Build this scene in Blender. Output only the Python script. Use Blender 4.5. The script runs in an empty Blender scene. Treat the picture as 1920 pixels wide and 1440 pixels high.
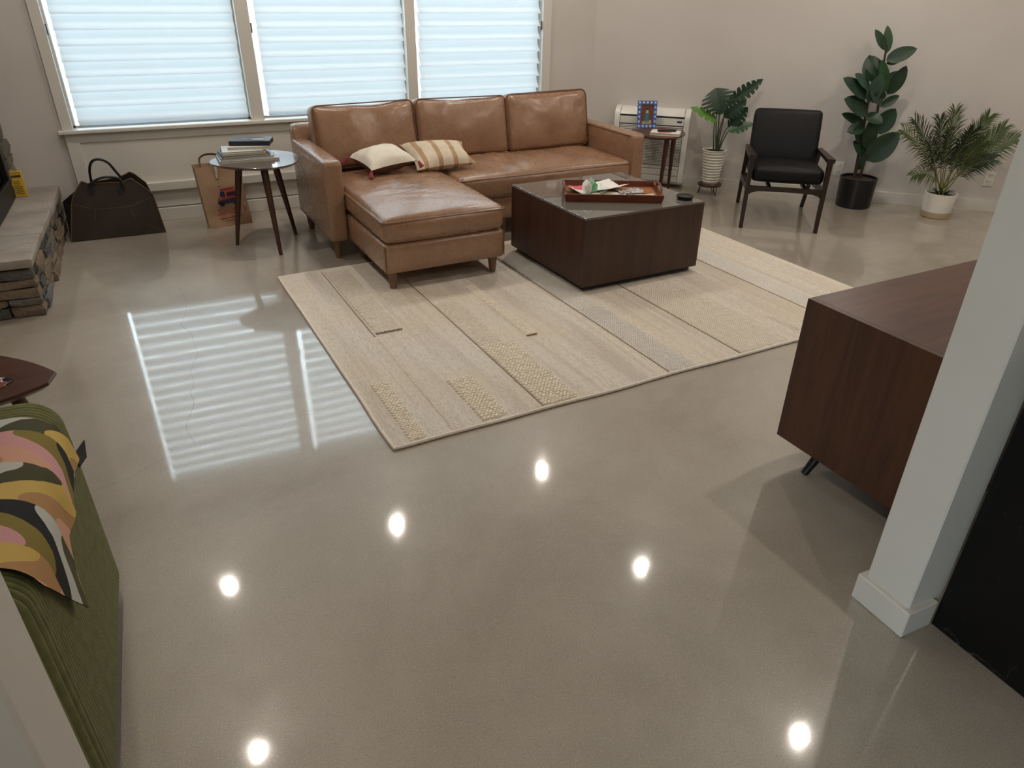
import bpy, bmesh, math, random
from mathutils import Vector, Matrix, noise
R = random.Random(7)
PI = math.pi
scene = bpy.context.scene
col = scene.collection

# ---------------------------------------------------------------- camera
CAM_H = 1.54
cam_d = bpy.data.cameras.new('camera'); cam = bpy.data.objects.new('camera', cam_d); col.objects.link(cam)
FPX = 1329.2
cam_d.sensor_fit = 'HORIZONTAL'; cam_d.sensor_width = 36.0; cam_d.lens = 36.0 * FPX / 1920.0
cam_d.clip_start = 0.02
def cam_axes():
    p, r, a = math.radians(29.256), math.radians(.833), math.radians(64.714)
    f = Vector((0, math.cos(p), -math.sin(p))); rt = Vector((1, 0, 0)); up = rt.cross(f)
    rt, up = math.cos(r) * rt + math.sin(r) * up, -math.sin(r) * rt + math.cos(r) * up
    T = Matrix(((math.sin(a), math.cos(a), 0), (-math.cos(a), math.sin(a), 0), (0, 0, 1)))
    return T @ rt, T @ up, T @ f
C_R, C_U, C_F = cam_axes()
CAM = Vector((0, 0, CAM_H))
mw = Matrix((C_R, C_U, -C_F)).transposed().to_4x4(); mw.translation = CAM
cam.matrix_world = mw
scene.camera = cam
def ray(u, v): return C_R * ((u - 960) / FPX) - C_U * ((v - 720) / FPX) + C_F
def G(u, v, z=0.0):                       # point of the horizontal plane z seen at a photo pixel
    d = ray(u, v); return CAM + d * ((z - CAM_H) / d.z)
def GP(u, v, A, n):                       # point of the plane (A, n) seen at a photo pixel
    d = ray(u, v); n = Vector(n); return CAM + d * ((Vector(A) - CAM).dot(n) / d.dot(n))

# ---------------------------------------------------------------- world, exposure
scene.view_settings.view_transform = 'Standard'; scene.view_settings.look = 'None'
scene.view_settings.gamma = 1.0; scene.view_settings.use_curve_mapping = False
scene.view_settings.exposure = 0.5
scene.cycles.use_denoising = True
scene.cycles.use_adaptive_sampling = True; scene.cycles.adaptive_threshold = .07
scene.cycles.max_bounces = 8; scene.cycles.diffuse_bounces = 4; scene.cycles.glossy_bounces = 3
scene.cycles.transparent_max_bounces = 12; scene.cycles.caustics_reflective = False
scene.cycles.sample_clamp_indirect = 8.0
world = bpy.data.worlds.new('sky'); scene.world = world; world.use_nodes = True
bg = world.node_tree.nodes['Background']; bg.inputs[0].default_value = (0.79, 0.90, 1.0, 1); bg.inputs[1].default_value = 4.6
LAMP_E = 1250.0

# ---------------------------------------------------------------- materials
def lin(h):
    h = h.lstrip('#'); o = []
    for i in (0, 2, 4):
        c = int(h[i:i+2], 16) / 255; o.append(c / 12.92 if c <= .04045 else ((c + .055) / 1.055) ** 2.4)
    return (*o, 1)
def C(c): return lin(c) if isinstance(c, str) else (*c[:3], 1)
class NT:
    def __init__(s, name):
        s.m = bpy.data.materials.new(name); s.m.use_nodes = True; s.t = s.m.node_tree
        s.b = s.t.nodes['Principled BSDF']; s.o = s.t.nodes['Material Output']
    def n(s, typ, **kw):
        n = s.t.nodes.new(typ)
        for k, v in kw.items():
            if k.startswith('i_'): n.inputs[k[2:].replace('_', ' ')].default_value = v
            else: setattr(n, k, v)
        return n
    def l(s, a, b): s.t.links.new(a, b)
    def coord(s, kind='Object', scale=(1, 1, 1), rot=(0, 0, 0), loc=(0, 0, 0)):
        c = s.n('ShaderNodeTexCoord'); m = s.n('ShaderNodeMapping')
        m.inputs['Scale'].default_value = scale; m.inputs['Rotation'].default_value = rot; m.inputs['Location'].default_value = loc
        s.l(c.outputs[kind], m.inputs['Vector']); return m.outputs[0]
    def noise(s, vec, scale, detail=3, rough=.5, dist=0):
        n = s.n('ShaderNodeTexNoise'); n.inputs['Scale'].default_value = scale; n.inputs['Detail'].default_value = detail
        n.inputs['Roughness'].default_value = rough; n.inputs['Distortion'].default_value = dist
        if vec: s.l(vec, n.inputs['Vector'])
        return n.outputs['Fac']
    def ramp(s, fac, stops, interp='LINEAR'):
        r = s.n('ShaderNodeValToRGB'); r.color_ramp.interpolation = interp; e = r.color_ramp.elements
        while len(e) < len(stops): e.new(.5)
        for el, (p, c) in zip(e, stops): el.position = p; el.color = C(c) if not isinstance(c, float) else (c, c, c, 1)
        s.l(fac, r.inputs[0]); return r.outputs[0]
    def math(s, op, a, b=None, clamp=False):
        m = s.n('ShaderNodeMath', operation=op); m.use_clamp = clamp
        for i, x in enumerate((a, b)):
            if x is None: continue
            if isinstance(x, (int, float)): m.inputs[i].default_value = x
            else: s.l(x, m.inputs[i])
        return m.outputs[0]
    def mix(s, fac, a, b, mode='MIX'):
        m = s.n('ShaderNodeMix', data_type='RGBA', blend_type=mode)
        for i, x in ((0, fac), (6, a), (7, b)):
            if isinstance(x, (int, float)): m.inputs[i].default_value = x
            elif isinstance(x, (tuple, str)): m.inputs[i].default_value = C(x)
            else: s.l(x, m.inputs[i])
        return m.outputs[2]
    def bump(s, h, strength=.3, dist=.002):
        b = s.n('ShaderNodeBump'); b.inputs['Strength'].default_value = strength; b.inputs['Distance'].default_value = dist
        s.l(h, b.inputs['Height']); s.l(b.outputs[0], s.b.inputs['Normal'])
    def base(s, x):
        if isinstance(x, (tuple, str)): s.b.inputs['Base Color'].default_value = C(x)
        else: s.l(x, s.b.inputs['Base Color'])
    def rough(s, x):
        if isinstance(x, (int, float)): s.b.inputs['Roughness'].default_value = x
        else: s.l(x, s.b.inputs['Roughness'])
def plain(name, c, rough=.6, c2=None, scale=8, bump=None, metal=0, spec=.5, kind='Object'):
    t = NT(name); v = t.coord(kind); t.rough(rough); t.b.inputs['Metallic'].default_value = metal
    t.b.inputs['Specular IOR Level'].default_value = spec
    c2 = c2 or tuple(x * .88 for x in C(c)[:3])
    t.base(t.ramp(t.noise(v, scale, 4), [(.35, c), (.7, c2)]))
    if bump: t.bump(t.noise(v, bump[0], 3), bump[1], bump[2])
    return t.m
def wood(name, a, b, scale=(3, 30, 30), rough=.4, bump=.15, dark=None):
    t = NT(name); v = t.coord('Object', scale); n1 = t.noise(v, 1.0, 6, .6, .6); n2 = t.noise(v, 4.0, 3, .7)
    big = t.noise(t.coord('Object', tuple(x * .25 for x in scale)), 1.2, 2)
    c = t.ramp(t.math('ADD', t.math('MULTIPLY', n1, .7), t.math('MULTIPLY', big, .3)), [(.33, a), (.66, b)])
    c = t.mix(t.math('MULTIPLY', t.math('GREATER_THAN', n2, .62), .35), c, dark or tuple(x * .5 for x in C(a)[:3]))
    t.base(c); t.rough(rough); t.bump(n2, bump, .001); return t.m
M = {}
# floor: ground and polished concrete
t = NT('polished_concrete'); v = t.coord('Object')
n1 = t.noise(v, 1.1, 5, .6, .4); n2 = t.noise(v, 7, 5, .65); n3 = t.noise(v, 240, 2, .6)
c = t.ramp(n1, [(.32, '#9c9184'), (.52, '#b0a698'), (.70, '#bab1a3')])
c = t.mix(t.math('MULTIPLY', n2, .28), c, '#7c7267'); c = t.mix(t.ramp(n3, [(.56, 0.0), (.72, .55)]), c, '#d6cfc2')
c = t.mix(t.ramp(t.noise(v, 300, 1, .5), [(.28, .6), (.40, 0.0)]), c, '#655d54')
vo = t.n('ShaderNodeTexVoronoi', feature='DISTANCE_TO_EDGE'); vo.inputs['Scale'].default_value = .75; SXY = t.n('ShaderNodeSeparateXYZ'); t.l(v, SXY.inputs[0])
mx = t.n('ShaderNodeMix', data_type='VECTOR'); mx.inputs[0].default_value = .12
nc = t.n('ShaderNodeTexNoise'); nc.inputs['Scale'].default_value = 2.5; t.l(v, nc.inputs['Vector'])
t.l(v, mx.inputs[4]); t.l(nc.outputs['Color'], mx.inputs[5]); t.l(mx.outputs[1], vo.inputs['Vector'])
crack = t.math('MULTIPLY', t.math('LESS_THAN', vo.outputs['Distance'], .0007), t.math('MULTIPLY', t.math('LESS_THAN', SXY.outputs[0], .75), t.math('MULTIPLY', t.math('GREATER_THAN', SXY.outputs[1], 1.75), .35)))
t.base(t.mix(crack, c, '#453f38'))
t.rough(t.ramp(n2, [(.3, .30), (.7, .42)])); t.b.inputs['Specular IOR Level'].default_value = .5
t.b.inputs['Coat Weight'].default_value = 1.0; t.b.inputs['Coat IOR'].default_value = 1.62
t.l(t.ramp(n2, [(.3, .04), (.7, .075)]), t.b.inputs['Coat Roughness'])
t.bump(t.math('ADD', t.noise(v, 3, 2), t.math('MULTIPLY', n3, .02)), .02, .004)
M['floor'] = t.m
M['wall'] = plain('wall_paint', '#cdc7c2', .75, '#c8c2bc', 2.2, (140, .12, .001))
M['trim'] = plain('trim_paint', '#d6d2cb', .42, '#d1cdc5', 3)
M['ceiling'] = plain('ceiling_paint', '#e8e4dc', .8, '#e2ded6', 2)
t = NT('leather'); v = t.coord('Object'); n1 = t.noise(v, 5, 5, .6); n2 = t.noise(v, 40, 4, .7)
c = t.ramp(n1, [(.3, '#8f6d55'), (.55, '#9d7a60'), (.75, '#a9866b')])
c = t.mix(t.math('MULTIPLY', n2, .35), c, '#76563f'); t.base(c); t.rough(t.ramp(n2, [(.3, .22), (.75, .38)]))
vo = t.n('ShaderNodeTexVoronoi'); vo.inputs['Scale'].default_value = 260; t.l(v, vo.inputs['Vector'])
t.bump(t.math('ADD', t.math('MULTIPLY', vo.outputs['Distance'], .06), t.math('MULTIPLY', t.noise(v, 8, 4, .55, 1.2), 2.0)), .40, .006)
t.b.inputs['Coat Weight'].default_value = .35; t.b.inputs['Coat Roughness'].default_value = .22
M['leather'] = t.m
M['leather_seam'] = plain('leather_seam', '#74513a', .5)
M['oak_leg'] = wood('brown_leg_wood', '#6a4f3a', '#80624a', (30, 30, 4), .45)
M['walnut'] = wood('walnut', '#3e2419', '#5e3a29', (3, 26, 26), .35)
M['walnut_v'] = wood('walnut_upright', '#351e15', '#53321f', (24, 24, 2.2), .38)
M['table_dark'] = wood('dark_stained_wood', '#2f1c13', '#4a2f20', (22, 22, 1.6), .4)
M['plinth'] = plain('plinth_black', '#1c1512', .6)
M['tray_red'] = wood('red_wood', '#5c2a1a', '#7c3f28', (4, 40, 40), .35)
M['tray_floor'] = wood('honey_wood', '#8f5a34', '#a86f44', (4, 40, 40), .4)
M['slate_top'] = wood('dark_walnut_top', '#4a3632', '#5c4641', (3, 20, 20), .28)
for k_ in ('slate_top',):
    q_ = M[k_].node_tree.nodes['Principled BSDF']; q_.inputs['Coat Weight'].default_value = 1.0; q_.inputs['Coat Roughness'].default_value = .12; q_.inputs['Coat IOR'].default_value = 1.7
M['black_leather'] = plain('black_leather', '#0a0a0c', .5, '#101013', 14, (220, .25, .001), spec=.25)
M['chair_wood'] = wood('espresso_wood', '#1f120d', '#2e1b13', (12, 12, 3), .38)
M['black_plastic'] = plain('black_plastic', '#101012', .35)
M['black_metal'] = plain('black_metal', '#141516', .45, metal=.3)
M['white_plastic'] = plain('white_plastic', '#e4e2dc', .35, '#dedcd5')
M['dark_slot'] = plain('dark_slot', '#2b2b2e', .6)
M['ceramic'] = plain('white_ceramic', '#e8e5de', .3, '#dedbd2')
M['tan_base'] = plain('raw_clay', '#b7a688', .8)
M['soil'] = plain('soil', '#2b2419', .95, '#463a26', 60, (90, .8, .01))
M['canvas'] = plain('waxed_canvas', '#33261c', .65, '#251b14', 9, (320, .3, .001))
M['canvas_edge'] = plain('canvas_binding', '#5b4630', .6)
M['canvas_in'] = plain('canvas_lining', '#1a1410', .8)
M['thread'] = plain('scuffed_stitch', '#6d5442', .8)
M['strap'] = plain('black_strap', '#16161a', .4)
M['kraft'] = plain('kraft_paper', '#b39478', .8, '#a6876b', 5, (14, .5, .006))
M['kraft_in'] = plain('kraft_inside', '#8a6746', .9)
M['red_ink'] = plain('red_ink', '#a8352c', .7); M['navy_ink'] = plain('navy_ink', '#242b4a', .7); M['black_ink'] = plain('black_ink', '#1f1a1a', .7)
M['paper'] = plain('paper', '#e9e6df', .75, '#e2ded6', 4); M['paper_blue'] = plain('cool_paper', '#cfd8df', .6); M['paper_cream'] = plain('cream_paper', '#cfc5ae', .8)
M['page_edge'] = plain('page_edge', '#cfc7b6', .85, '#b3ab9b', 90)
M['cover_grey'] = plain('grey_cover', '#7e8a8f', .4); M['cover_dark'] = plain('slate_cover', '#3d4a50', .4)
M['box_navy'] = plain('navy_box', '#22252d', .45); M['silver'] = plain('silver_print', '#c8c8cc', .35)
M['yellow'] = plain('yellow_card', '#d7b23c', .55, '#c79f2c'); M['brown_ink'] = plain('brown_ink', '#4a3420', .7)
M['stone_slab'] = plain('hearth_slab', '#a39a90', .7, '#8a8078', 5, (28, .5, .01))
M['mortar'] = plain('mortar', '#55504a', .95, '#47423d', 40)
for i, (a, b) in enumerate((('#5a564c', '#706a5e'), ('#6f6254', '#857462'), ('#4c4d49', '#5f605a'), ('#756755', '#887a68'), ('#625f5e', '#787573'))):
    M['stone%d' % i] = plain('ledge_stone_%s' % 'abcde'[i], a, .85, b, 14, (45, .9, .012))
t = NT('fire_glass'); t.base('#0b0c0c'); t.rough(.06); M['fire_glass'] = t.m
t = NT('table_glass'); t.base('#6c6861'); t.rough(.02); t.b.inputs['IOR'].default_value = 2.1; M['table_glass'] = t.m
t = NT('window_glass')
fr = t.n('ShaderNodeFresnel'); tr = t.n('ShaderNodeBsdfTransparent'); gl = t.n('ShaderNodeBsdfGlossy'); ms = t.n('ShaderNodeMixShader')
gl.inputs['Roughness'].default_value = .02; fr.inputs['IOR'].default_value = 1.45; tr.inputs[0].default_value = (.93, .96, .95, 1)
t.l(fr.outputs[0], ms.inputs[0]); t.l(tr.outputs[0], ms.inputs[1]); t.l(gl.outputs[0], ms.inputs[2]); t.l(ms.outputs[0], t.o.inputs[0]); M['glass'] = t.m
t = NT('shade_fabric')
df = t.n('ShaderNodeBsdfDiffuse'); tl = t.n('ShaderNodeBsdfTranslucent'); ms = t.n('ShaderNodeMixShader')
df.inputs[0].default_value = (.80, .83, .86, 1); tl.inputs[0].default_value = (.80, .84, .88, 1); ms.inputs[0].default_value = .62
t.l(df.outputs[0], ms.inputs[1]); t.l(tl.outputs[0], ms.inputs[2]); t.l(ms.outputs[0], t.o.inputs[0]); M['shade'] = t.m
M['shade_rail'] = plain('shade_rail', '#c9ccd2', .5)
M['latch'] = plain('latch_metal', '#5d524a', .4, metal=.6)
M['grass'] = plain('outside_ground', '#8a8a80', .9, '#777a6c', 3)
t = NT('island_stone'); v = t.coord('Object'); vo = t.n('ShaderNodeTexVoronoi', feature='DISTANCE_TO_EDGE'); vo.inputs['Scale'].default_value = 5
nz = t.n('ShaderNodeTexNoise'); nz.inputs['Scale'].default_value = 6; nz.inputs['Detail'].default_value = 6; t.l(v, nz.inputs['Vector'])
mx = t.n('ShaderNodeMix', data_type='VECTOR'); mx.inputs[0].default_value = .35; t.l(v, mx.inputs[4]); t.l(nz.outputs['Color'], mx.inputs[5]); t.l(mx.outputs[1], vo.inputs['Vector'])
vein = t.math('MULTIPLY', t.ramp(vo.outputs['Distance'], [(.0, 1.0), (.018, 0.0)]), t.ramp(t.noise(v, 3.5, 4), [(.52, 0.0), (.68, .55)]))
sp = t.math('MULTIPLY', t.ramp(t.noise(v, 130, 2), [(.70, 0.0), (.76, .35)]), 1.0)
t.base(t.mix(t.math('MAXIMUM', vein, sp), '#08090a', '#6d6a62')); t.rough(.42); t.b.inputs['Specular IOR Level'].default_value = .25; M['island'] = t.m
M['corduroy'] = plain('olive_corduroy', '#808252', .9, '#6c6f43', 30, (500, .4, .001))
M['corduroy'].node_tree.nodes['Principled BSDF'].inputs['Sheen Weight'].default_value = .25
M['lead_black'] = plain('chair_foot', '#17120e', .5)
M['pillow_white'] = plain('cream_velvet', '#e6dfd2', .85, '#dcd4c5', 20, (160, .3, .002)); M['pillow_brown'] = plain('brown_velvet', '#6d4a39', .85, '#543628', 60, (120, .4, .002))
M['tassel'] = plain('rose_tassel', '#a8444f', .8)
t = NT('striped_linen'); v = t.coord('Object'); sx = t.n('ShaderNodeSeparateXYZ'); t.l(v, sx.inputs[0])
wv = t.math('FRACT', t.math('ADD', t.math('MULTIPLY', sx.outputs[0], 9.5), .15)); st = t.math('MULTIPLY', t.math('GREATER_THAN', wv, .70), .85)
t.base(t.mix(st, t.ramp(t.noise(v, 120, 2), [(.3, '#dccfbb'), (.7, '#cfc0aa')]), '#a9845f')); t.rough(.9); t.bump(t.noise(v, 200, 2), .3, .002); M['striped'] = t.m
for k, (a, b) in dict(leaf_dark=('#1c3321', '#263f29'), leaf_mid=('#2c4f2b', '#244427'), leaf_bright=('#5b8a34', '#477a2b'), leaf_grey=('#3a5445', '#2f483a'), palm=('#46582a', '#374720'), palm_dark=('#26331b', '#303e22')).items():
    M[k] = plain(k, a, .38 if 'leaf' in k else .55, b, 12)
M['stem'] = plain('stem', '#2d3a1f', .6); M['bark'] = plain('bark', '#3a2c20', .8); M['palm_stem'] = plain('palm_stem', '#75793a', .6)
t = NT('lamp_lens'); t.base((1, 1, 1)); t.b.inputs['Emission Color'].default_value = (1, .91, .80, 1); t.b.inputs['Emission Strength'].default_value = LAMP_E; M['lens'] = t.m
# rug weave: flat woven stripes of undyed wool running front to back
t = NT('rug_weave'); v = t.coord('Object'); sx = t.n('ShaderNodeSeparateXYZ'); t.l(v, sx.inputs[0])
st = t.noise(t.coord('Object', (1, .05, 1)), 9, 3, .7); fine = t.noise(t.coord('Object', (1, .15, 1)), 190, 2, .7)
c = t.ramp(st, [(.32, '#cbc1b4'), (.45, '#d8cfc2'), (.55, '#e0d8cb'), (.68, '#d0c6b8')])
c = t.mix(t.math('MULTIPLY', t.math('GREATER_THAN', fine, .56), .45), c, '#aea295'); c = t.mix(t.ramp(t.noise(v, 2.2, 2), [(.45, 0.0), (.7, .35)]), c, '#dac7a4')
t.base(c); t.rough(.95); t.bump(t.math('ADD', t.noise(t.coord('Object', (1, 1.6, 1)), 160, 2), fine), .7, .004); M['rug'] = t.m
M['rug_cord'] = plain('brown_cord', '#8d7c68', .95, '#a4937d', 120); M['rug_braid'] = plain('wool_braid', '#ebe3d6', .95, '#e0d7c9', 60); M['rug_braid_grey'] = plain('grey_wool_braid', '#e6e1da', .95, '#d9d4cc', 70); M['rug_braid_light'] = plain('cream_wool_braid', '#f2eada', .95, '#e8dfcd', 60)
# patterned throw: columns of crossing waves
t = NT('patterned_throw'); uv = t.n('ShaderNodeUVMap'); sx = t.n('ShaderNodeSeparateXYZ'); t.l(uv.outputs[0], sx.inputs[0])
U, V_ = sx.outputs[0], sx.outputs[1]
cu = t.math('MULTIPLY', U, 7.4); ci = t.math('FLOOR', cu); cf = t.math('FRACT', cu)
sgn = t.math('SUBTRACT', t.math('MULTIPLY', t.math('MODULO', ci, 2.0), 2.0), 1.0)
wave = t.math('MULTIPLY', t.math('SINE', t.math('MULTIPLY', t.math('SUBTRACT', cf, .5), 3.6)), .085)
band = t.math('ADD', t.math('MULTIPLY', t.math('ADD', V_, t.math('MULTIPLY', wave, sgn)), 11.5), t.math('MULTIPLY', ci, 3.37))
bi = t.math('FRACT', t.math('DIVIDE', t.math('FLOOR', band), 8.0))
cols = ['#8a7a36', '#17181a', '#c9cbc3', '#4a4a2e', '#d6b562', '#b98d5e', '#dba68c', '#d9a0a0']
t.base(t.ramp(bi, [(i / 8 - (.01 if i else 0), c) for i, c in enumerate(cols)], 'CONSTANT')); t.rough(.85); t.bump(t.noise(t.coord('Object'), 300, 2), .25, .002); M['throw'] = t.m
M['throw_back'] = plain('throw_back', '#1b1c1d', .85)
# printed picture and frame
M['frame_blue'] = plain('blue_glaze', '#5572b0', .35, '#3f5c9c', 30); M['frame_white'] = plain('white_glaze', '#d7deea', .35)
M['photo_bg'] = plain('photo_ground', '#5b3327', .5, '#7a4a35', 90); M['photo_skin'] = plain('photo_beige', '#c9a98e', .5); M['photo_teal'] = plain('photo_teal', '#2f7d96', .5); M['photo_floor'] = plain('photo_floor', '#b99b6c', .5); M['photo_dark'] = plain('photo_dark', '#201a20', .5)
M['green_wrap'] = plain('green_wrap', '#5fae7c', .4, '#8fd0a4', 30); M['pink'] = plain('pink_print', '#cf5a63', .6)
t = NT('sticker_print'); v = t.coord('Object'); t.base(t.ramp(t.noise(v, 55, 3), [(.36, '#3c3f4a'), (.45, '#8a7f84'), (.53, '#d9d4d0'), (.62, '#a8a0a8'), (.7, '#5d6a66')])); t.rough(.6); M['stickers'] = t.m
t = NT('sketch_print'); v = t.coord('Object'); t.base(t.ramp(t.noise(v, 45, 2, .5, 1.5), [(.50, '#e6e6e0'), (.56, '#9fb3a6'), (.60, '#e8e6e0')])); t.rough(.7); M['sketch'] = t.m
t = NT('zine_cover'); v = t.coord('Object'); t.base(t.ramp(t.noise(v, 16, 2, .4, 1.2), [(.40, '#16171b'), (.485, '#16171b'), (.49, '#e2e2e2'), (.52, '#e2e2e2'), (.525, '#8c1f22'), (.62, '#b23a2c')], 'CONSTANT')); t.rough(.3); M['zine'] = t.m

# ---------------------------------------------------------------- mesh helpers
class MB:
    def __init__(s): s.v = []; s.f = []
    def add(s, vs, fs):
        o = len(s.v); s.v += [tuple(p) for p in vs]; s.f += [tuple(i + o for i in f) for f in fs]; return s
    def box(s, x0, y0, z0, x1, y1, z1, b=0.0, seg=2):
        if b <= 0:
            vs = [(x, y, z) for z in (z0, z1) for y in (y0, y1) for x in (x0, x1)]
            return s.add(vs, [(0, 2, 3, 1), (4, 5, 7, 6), (0, 1, 5, 4), (2, 6, 7, 3), (0, 4, 6, 2), (1, 3, 7, 5)])
        bm = bmesh.new(); bmesh.ops.create_cube(bm, size=1)
        for q in bm.verts: q.co = Vector(((x0+x1)/2 + q.co.x*(x1-x0), (y0+y1)/2 + q.co.y*(y1-y0), (z0+z1)/2 + q.co.z*(z1-z0)))
        bmesh.ops.bevel(bm, geom=bm.edges[:], offset=b, segments=seg, affect='EDGES', profile=.5)
        bm.verts.index_update(); s.add([q.co for q in bm.verts], [[w.index for w in f.verts] for f in bm.faces]); bm.free(); return s
    def hexa(s, p):                       # 8 corners: bottom ring then top ring
        return s.add(p, [(3, 2, 1, 0), (4, 5, 6, 7), (0, 1, 5, 4), (1, 2, 6, 5), (2, 3, 7, 6), (3, 0, 4, 7)])
    def tube(s, pts, r, n=8, cap=True, closed=False, flat=1.0):
        pts = [Vector(p) for p in pts]; rs = r if isinstance(r, (list, tuple)) else [r] * len(pts); vs = []; fs = []
        m = len(pts); pn = None
        for i, p in enumerate(pts):
            if closed: d = pts[(i+1) % m] - pts[i-1]
            else: d = pts[min(i+1, m-1)] - pts[max(i-1, 0)]
            d.normalize()
            if pn is None: a = d.orthogonal().normalized() if abs(d.z) > .99 else d.cross(Vector((0, 0, 1))).normalized()
            else: a = (pn - d * pn.dot(d)).normalized()
            pn = a; b = d.cross(a)
            for k in range(n):
                th = 2 * PI * k / n; vs.append(p + (a * math.cos(th) + b * math.sin(th) * flat) * rs[i])
        for i in range(m if closed else m - 1):
            j = (i + 1) % m
            for k in range(n): fs.append((i*n+k, i*n+(k+1) % n, j*n+(k+1) % n, j*n+k))
        if cap and not closed: fs += [tuple(reversed(range(n))), tuple((m-1)*n + k for k in range(n))]
        return s.add(vs, fs)
    def lathe(s, prof, n=32, c=(0, 0, 0), cap_b=True, cap_t=True):
        vs = []; fs = []
        for r, z in prof:
            for k in range(n): a = 2*PI*k/n; vs.append((c[0]+r*math.cos(a), c[1]+r*math.sin(a), c[2]+z))
        for i in range(len(prof)-1):
            for k in range(n): fs.append((i*n+k, i*n+(k+1) % n, (i+1)*n+(k+1) % n, (i+1)*n+k))
        if cap_b: fs.append(tuple(reversed(range(n))))
        if cap_t: fs.append(tuple((len(prof)-1)*n+k for k in range(n)))
        return s.add(vs, fs)
    def prism(s, poly, z0, z1):           # polygon in xy, extruded in z
        n = len(poly); vs = [(x, y, z0) for x, y in poly] + [(x, y, z1) for x, y in poly]
        return s.add(vs, [tuple(reversed(range(n))), tuple(range(n, 2*n))] + [(i, (i+1) % n, n+(i+1) % n, n+i) for i in range(n)])
    def slab(s, pts, off):                # polygon of 3D points extruded by a vector
        off = Vector(off); n = len(pts); pts = [Vector(p) for p in pts]
        return s.add(pts + [p + off for p in pts], [tuple(reversed(range(n))), tuple(range(n, 2*n))] + [(i, (i+1) % n, n+(i+1) % n, n+i) for i in range(n)])
    def xf(s, m): s.v = [tuple(m @ Vector(p)) for p in s.v]; return s
    def mesh(s, name, mat, smooth=True, ang=.7):
        me = bpy.data.meshes.new(name); me.from_pydata(s.v, [], s.f); me.validate(); me.update()
        bm = bmesh.new(); bm.from_mesh(me); bmesh.ops.recalc_face_normals(bm, faces=bm.faces[:])
        if smooth:
            for f in bm.faces: f.smooth = True
            for e in bm.edges:
                if len(e.link_faces) == 2 and e.calc_face_angle(0) > ang: e.smooth = False
        bm.to_mesh(me); bm.free(); me.materials.append(mat if not isinstance(mat, str) else M[mat]); return me
    def ob(s, name, mat, parent=None, smooth=True, ang=.7, label=None):
        return put(name, s.mesh(name, mat, smooth, ang), parent, label)
def put(name, me, parent=None, label=None):
    o = bpy.data.objects.new(name, me); col.objects.link(o)
    if parent is not None: o.parent = parent
    if label: o['label'] = label
    return o
def thing(name, label, cat, loc=(0, 0, 0), rz=0.0, group=None):
    o = bpy.data.objects.new(name, None); col.objects.link(o); o.empty_display_size = .1
    o.location = loc; o.rotation_euler = (0, 0, rz); return tag(o, label, cat, group)
def tag(o, label, cat, group=None):
    o['label'] = label; o['category'] = cat
    if group: o['group'] = group
    return o
def struct(o, label=None):
    o['kind'] = 'structure'
    if label: o['label'] = label
    return o
def axis_m(o, x, z):                      # frame with local x along x, local z near z
    x = Vector(x).normalized(); y = Vector(z).cross(x).normalized(); z = x.cross(y)
    m = Matrix((x, y, z)).transposed().to_4x4(); m.translation = o; return m
def softbox(w, d, h, r=.04, n=14, puff=(.02, .02, .012), wr=None, nz=None):
    """rounded upholstered block centred in xy on z 0..h; puff: top/bottom, front/back, sides; wr(x,y,z)->dz"""
    nz = nz or max(4, n // 2); hw, hd, hh = w/2, d/2, h/2
    def sp(i, k): t = 2*i/k-1; return math.copysign(abs(math.sin(t*PI/2))**.9, t)
    idx = {}; vs = []; fs = []
    def vid(i, j, k):
        if (i, j, k) in idx: return idx[(i, j, k)]
        a, b, c = sp(i, n), sp(j, n), sp(k, nz); p = Vector((a*hw, b*hd, c*hh))
        q = Vector((max(-hw+r, min(hw-r, p.x)), max(-hd+r, min(hd-r, p.y)), max(-hh+r, min(hh-r, p.z))))
        dd = p - q
        if dd.length > 1e-6: p = q + dd.normalized() * min(r, dd.length)
        fx, fy, fz = 1-a*a, 1-b*b, 1-c*c
        p.z += math.copysign(puff[0], c) * (fx*fy)**.6 * abs(c)
        p.y += math.copysign(puff[1], b) * (fx*fz)**.6 * abs(b)
        p.x += math.copysign(puff[2], a) * (fy*fz)**.6 * abs(a)
        if wr: p += Vector(wr(p.x, p.y, p.z, a, b, c))
        idx[(i, j, k)] = len(vs); vs.append((p.x, p.y, p.z+hh)); return idx[(i, j, k)]
    for i in range(n):
        for j in range(n):
            for k, fl in ((0, 1), (nz, 0)):
                q = [vid(i, j, k), vid(i+1, j, k), vid(i+1, j+1, k), vid(i, j+1, k)]; fs.append(q[::-1] if fl else q)
    for i in range(n):
        for k in range(nz):
            for j in (0, n): fs.append([vid(i, j, k), vid(i+1, j, k), vid(i+1, j, k+1), vid(i, j, k+1)])
    for j in range(n):
        for k in range(nz):
            for i in (0, n): fs.append([vid(i, j, k), vid(i, j+1, k), vid(i, j+1, k+1), vid(i, j, k+1)])
    return MB().add(vs, fs)
def rr_loop(w, d, r, n=5):                # rounded rectangle loop
    o = []
    for cx, cy, a0 in ((w/2-r, d/2-r, 0), (-w/2+r, d/2-r, PI/2), (-w/2+r, -d/2+r, PI), (w/2-r, -d/2+r, 1.5*PI)):
        for k in range(n+1): a = a0+PI/2*k/n; o.append((cx+r*math.cos(a), cy+r*math.sin(a)))
    return o
def text_ob(name, body, size, mat, parent, m, shear=0.0, ext=.0004):
    cu = bpy.data.curves.new(name, 'FONT'); cu.body = body; cu.size = size; cu.shear = shear; cu.extrude = ext
    tmp = bpy.data.objects.new(name+'_t', cu); col.objects.link(tmp); dg = bpy.context.evaluated_depsgraph_get()
    me = bpy.data.meshes.new_from_object(tmp.evaluated_get(dg)); bpy.data.objects.remove(tmp); me.materials.clear(); me.materials.append(M[mat]); me.name = name
    o = put(name, me, parent); o.matrix_local = m; return o

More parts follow.
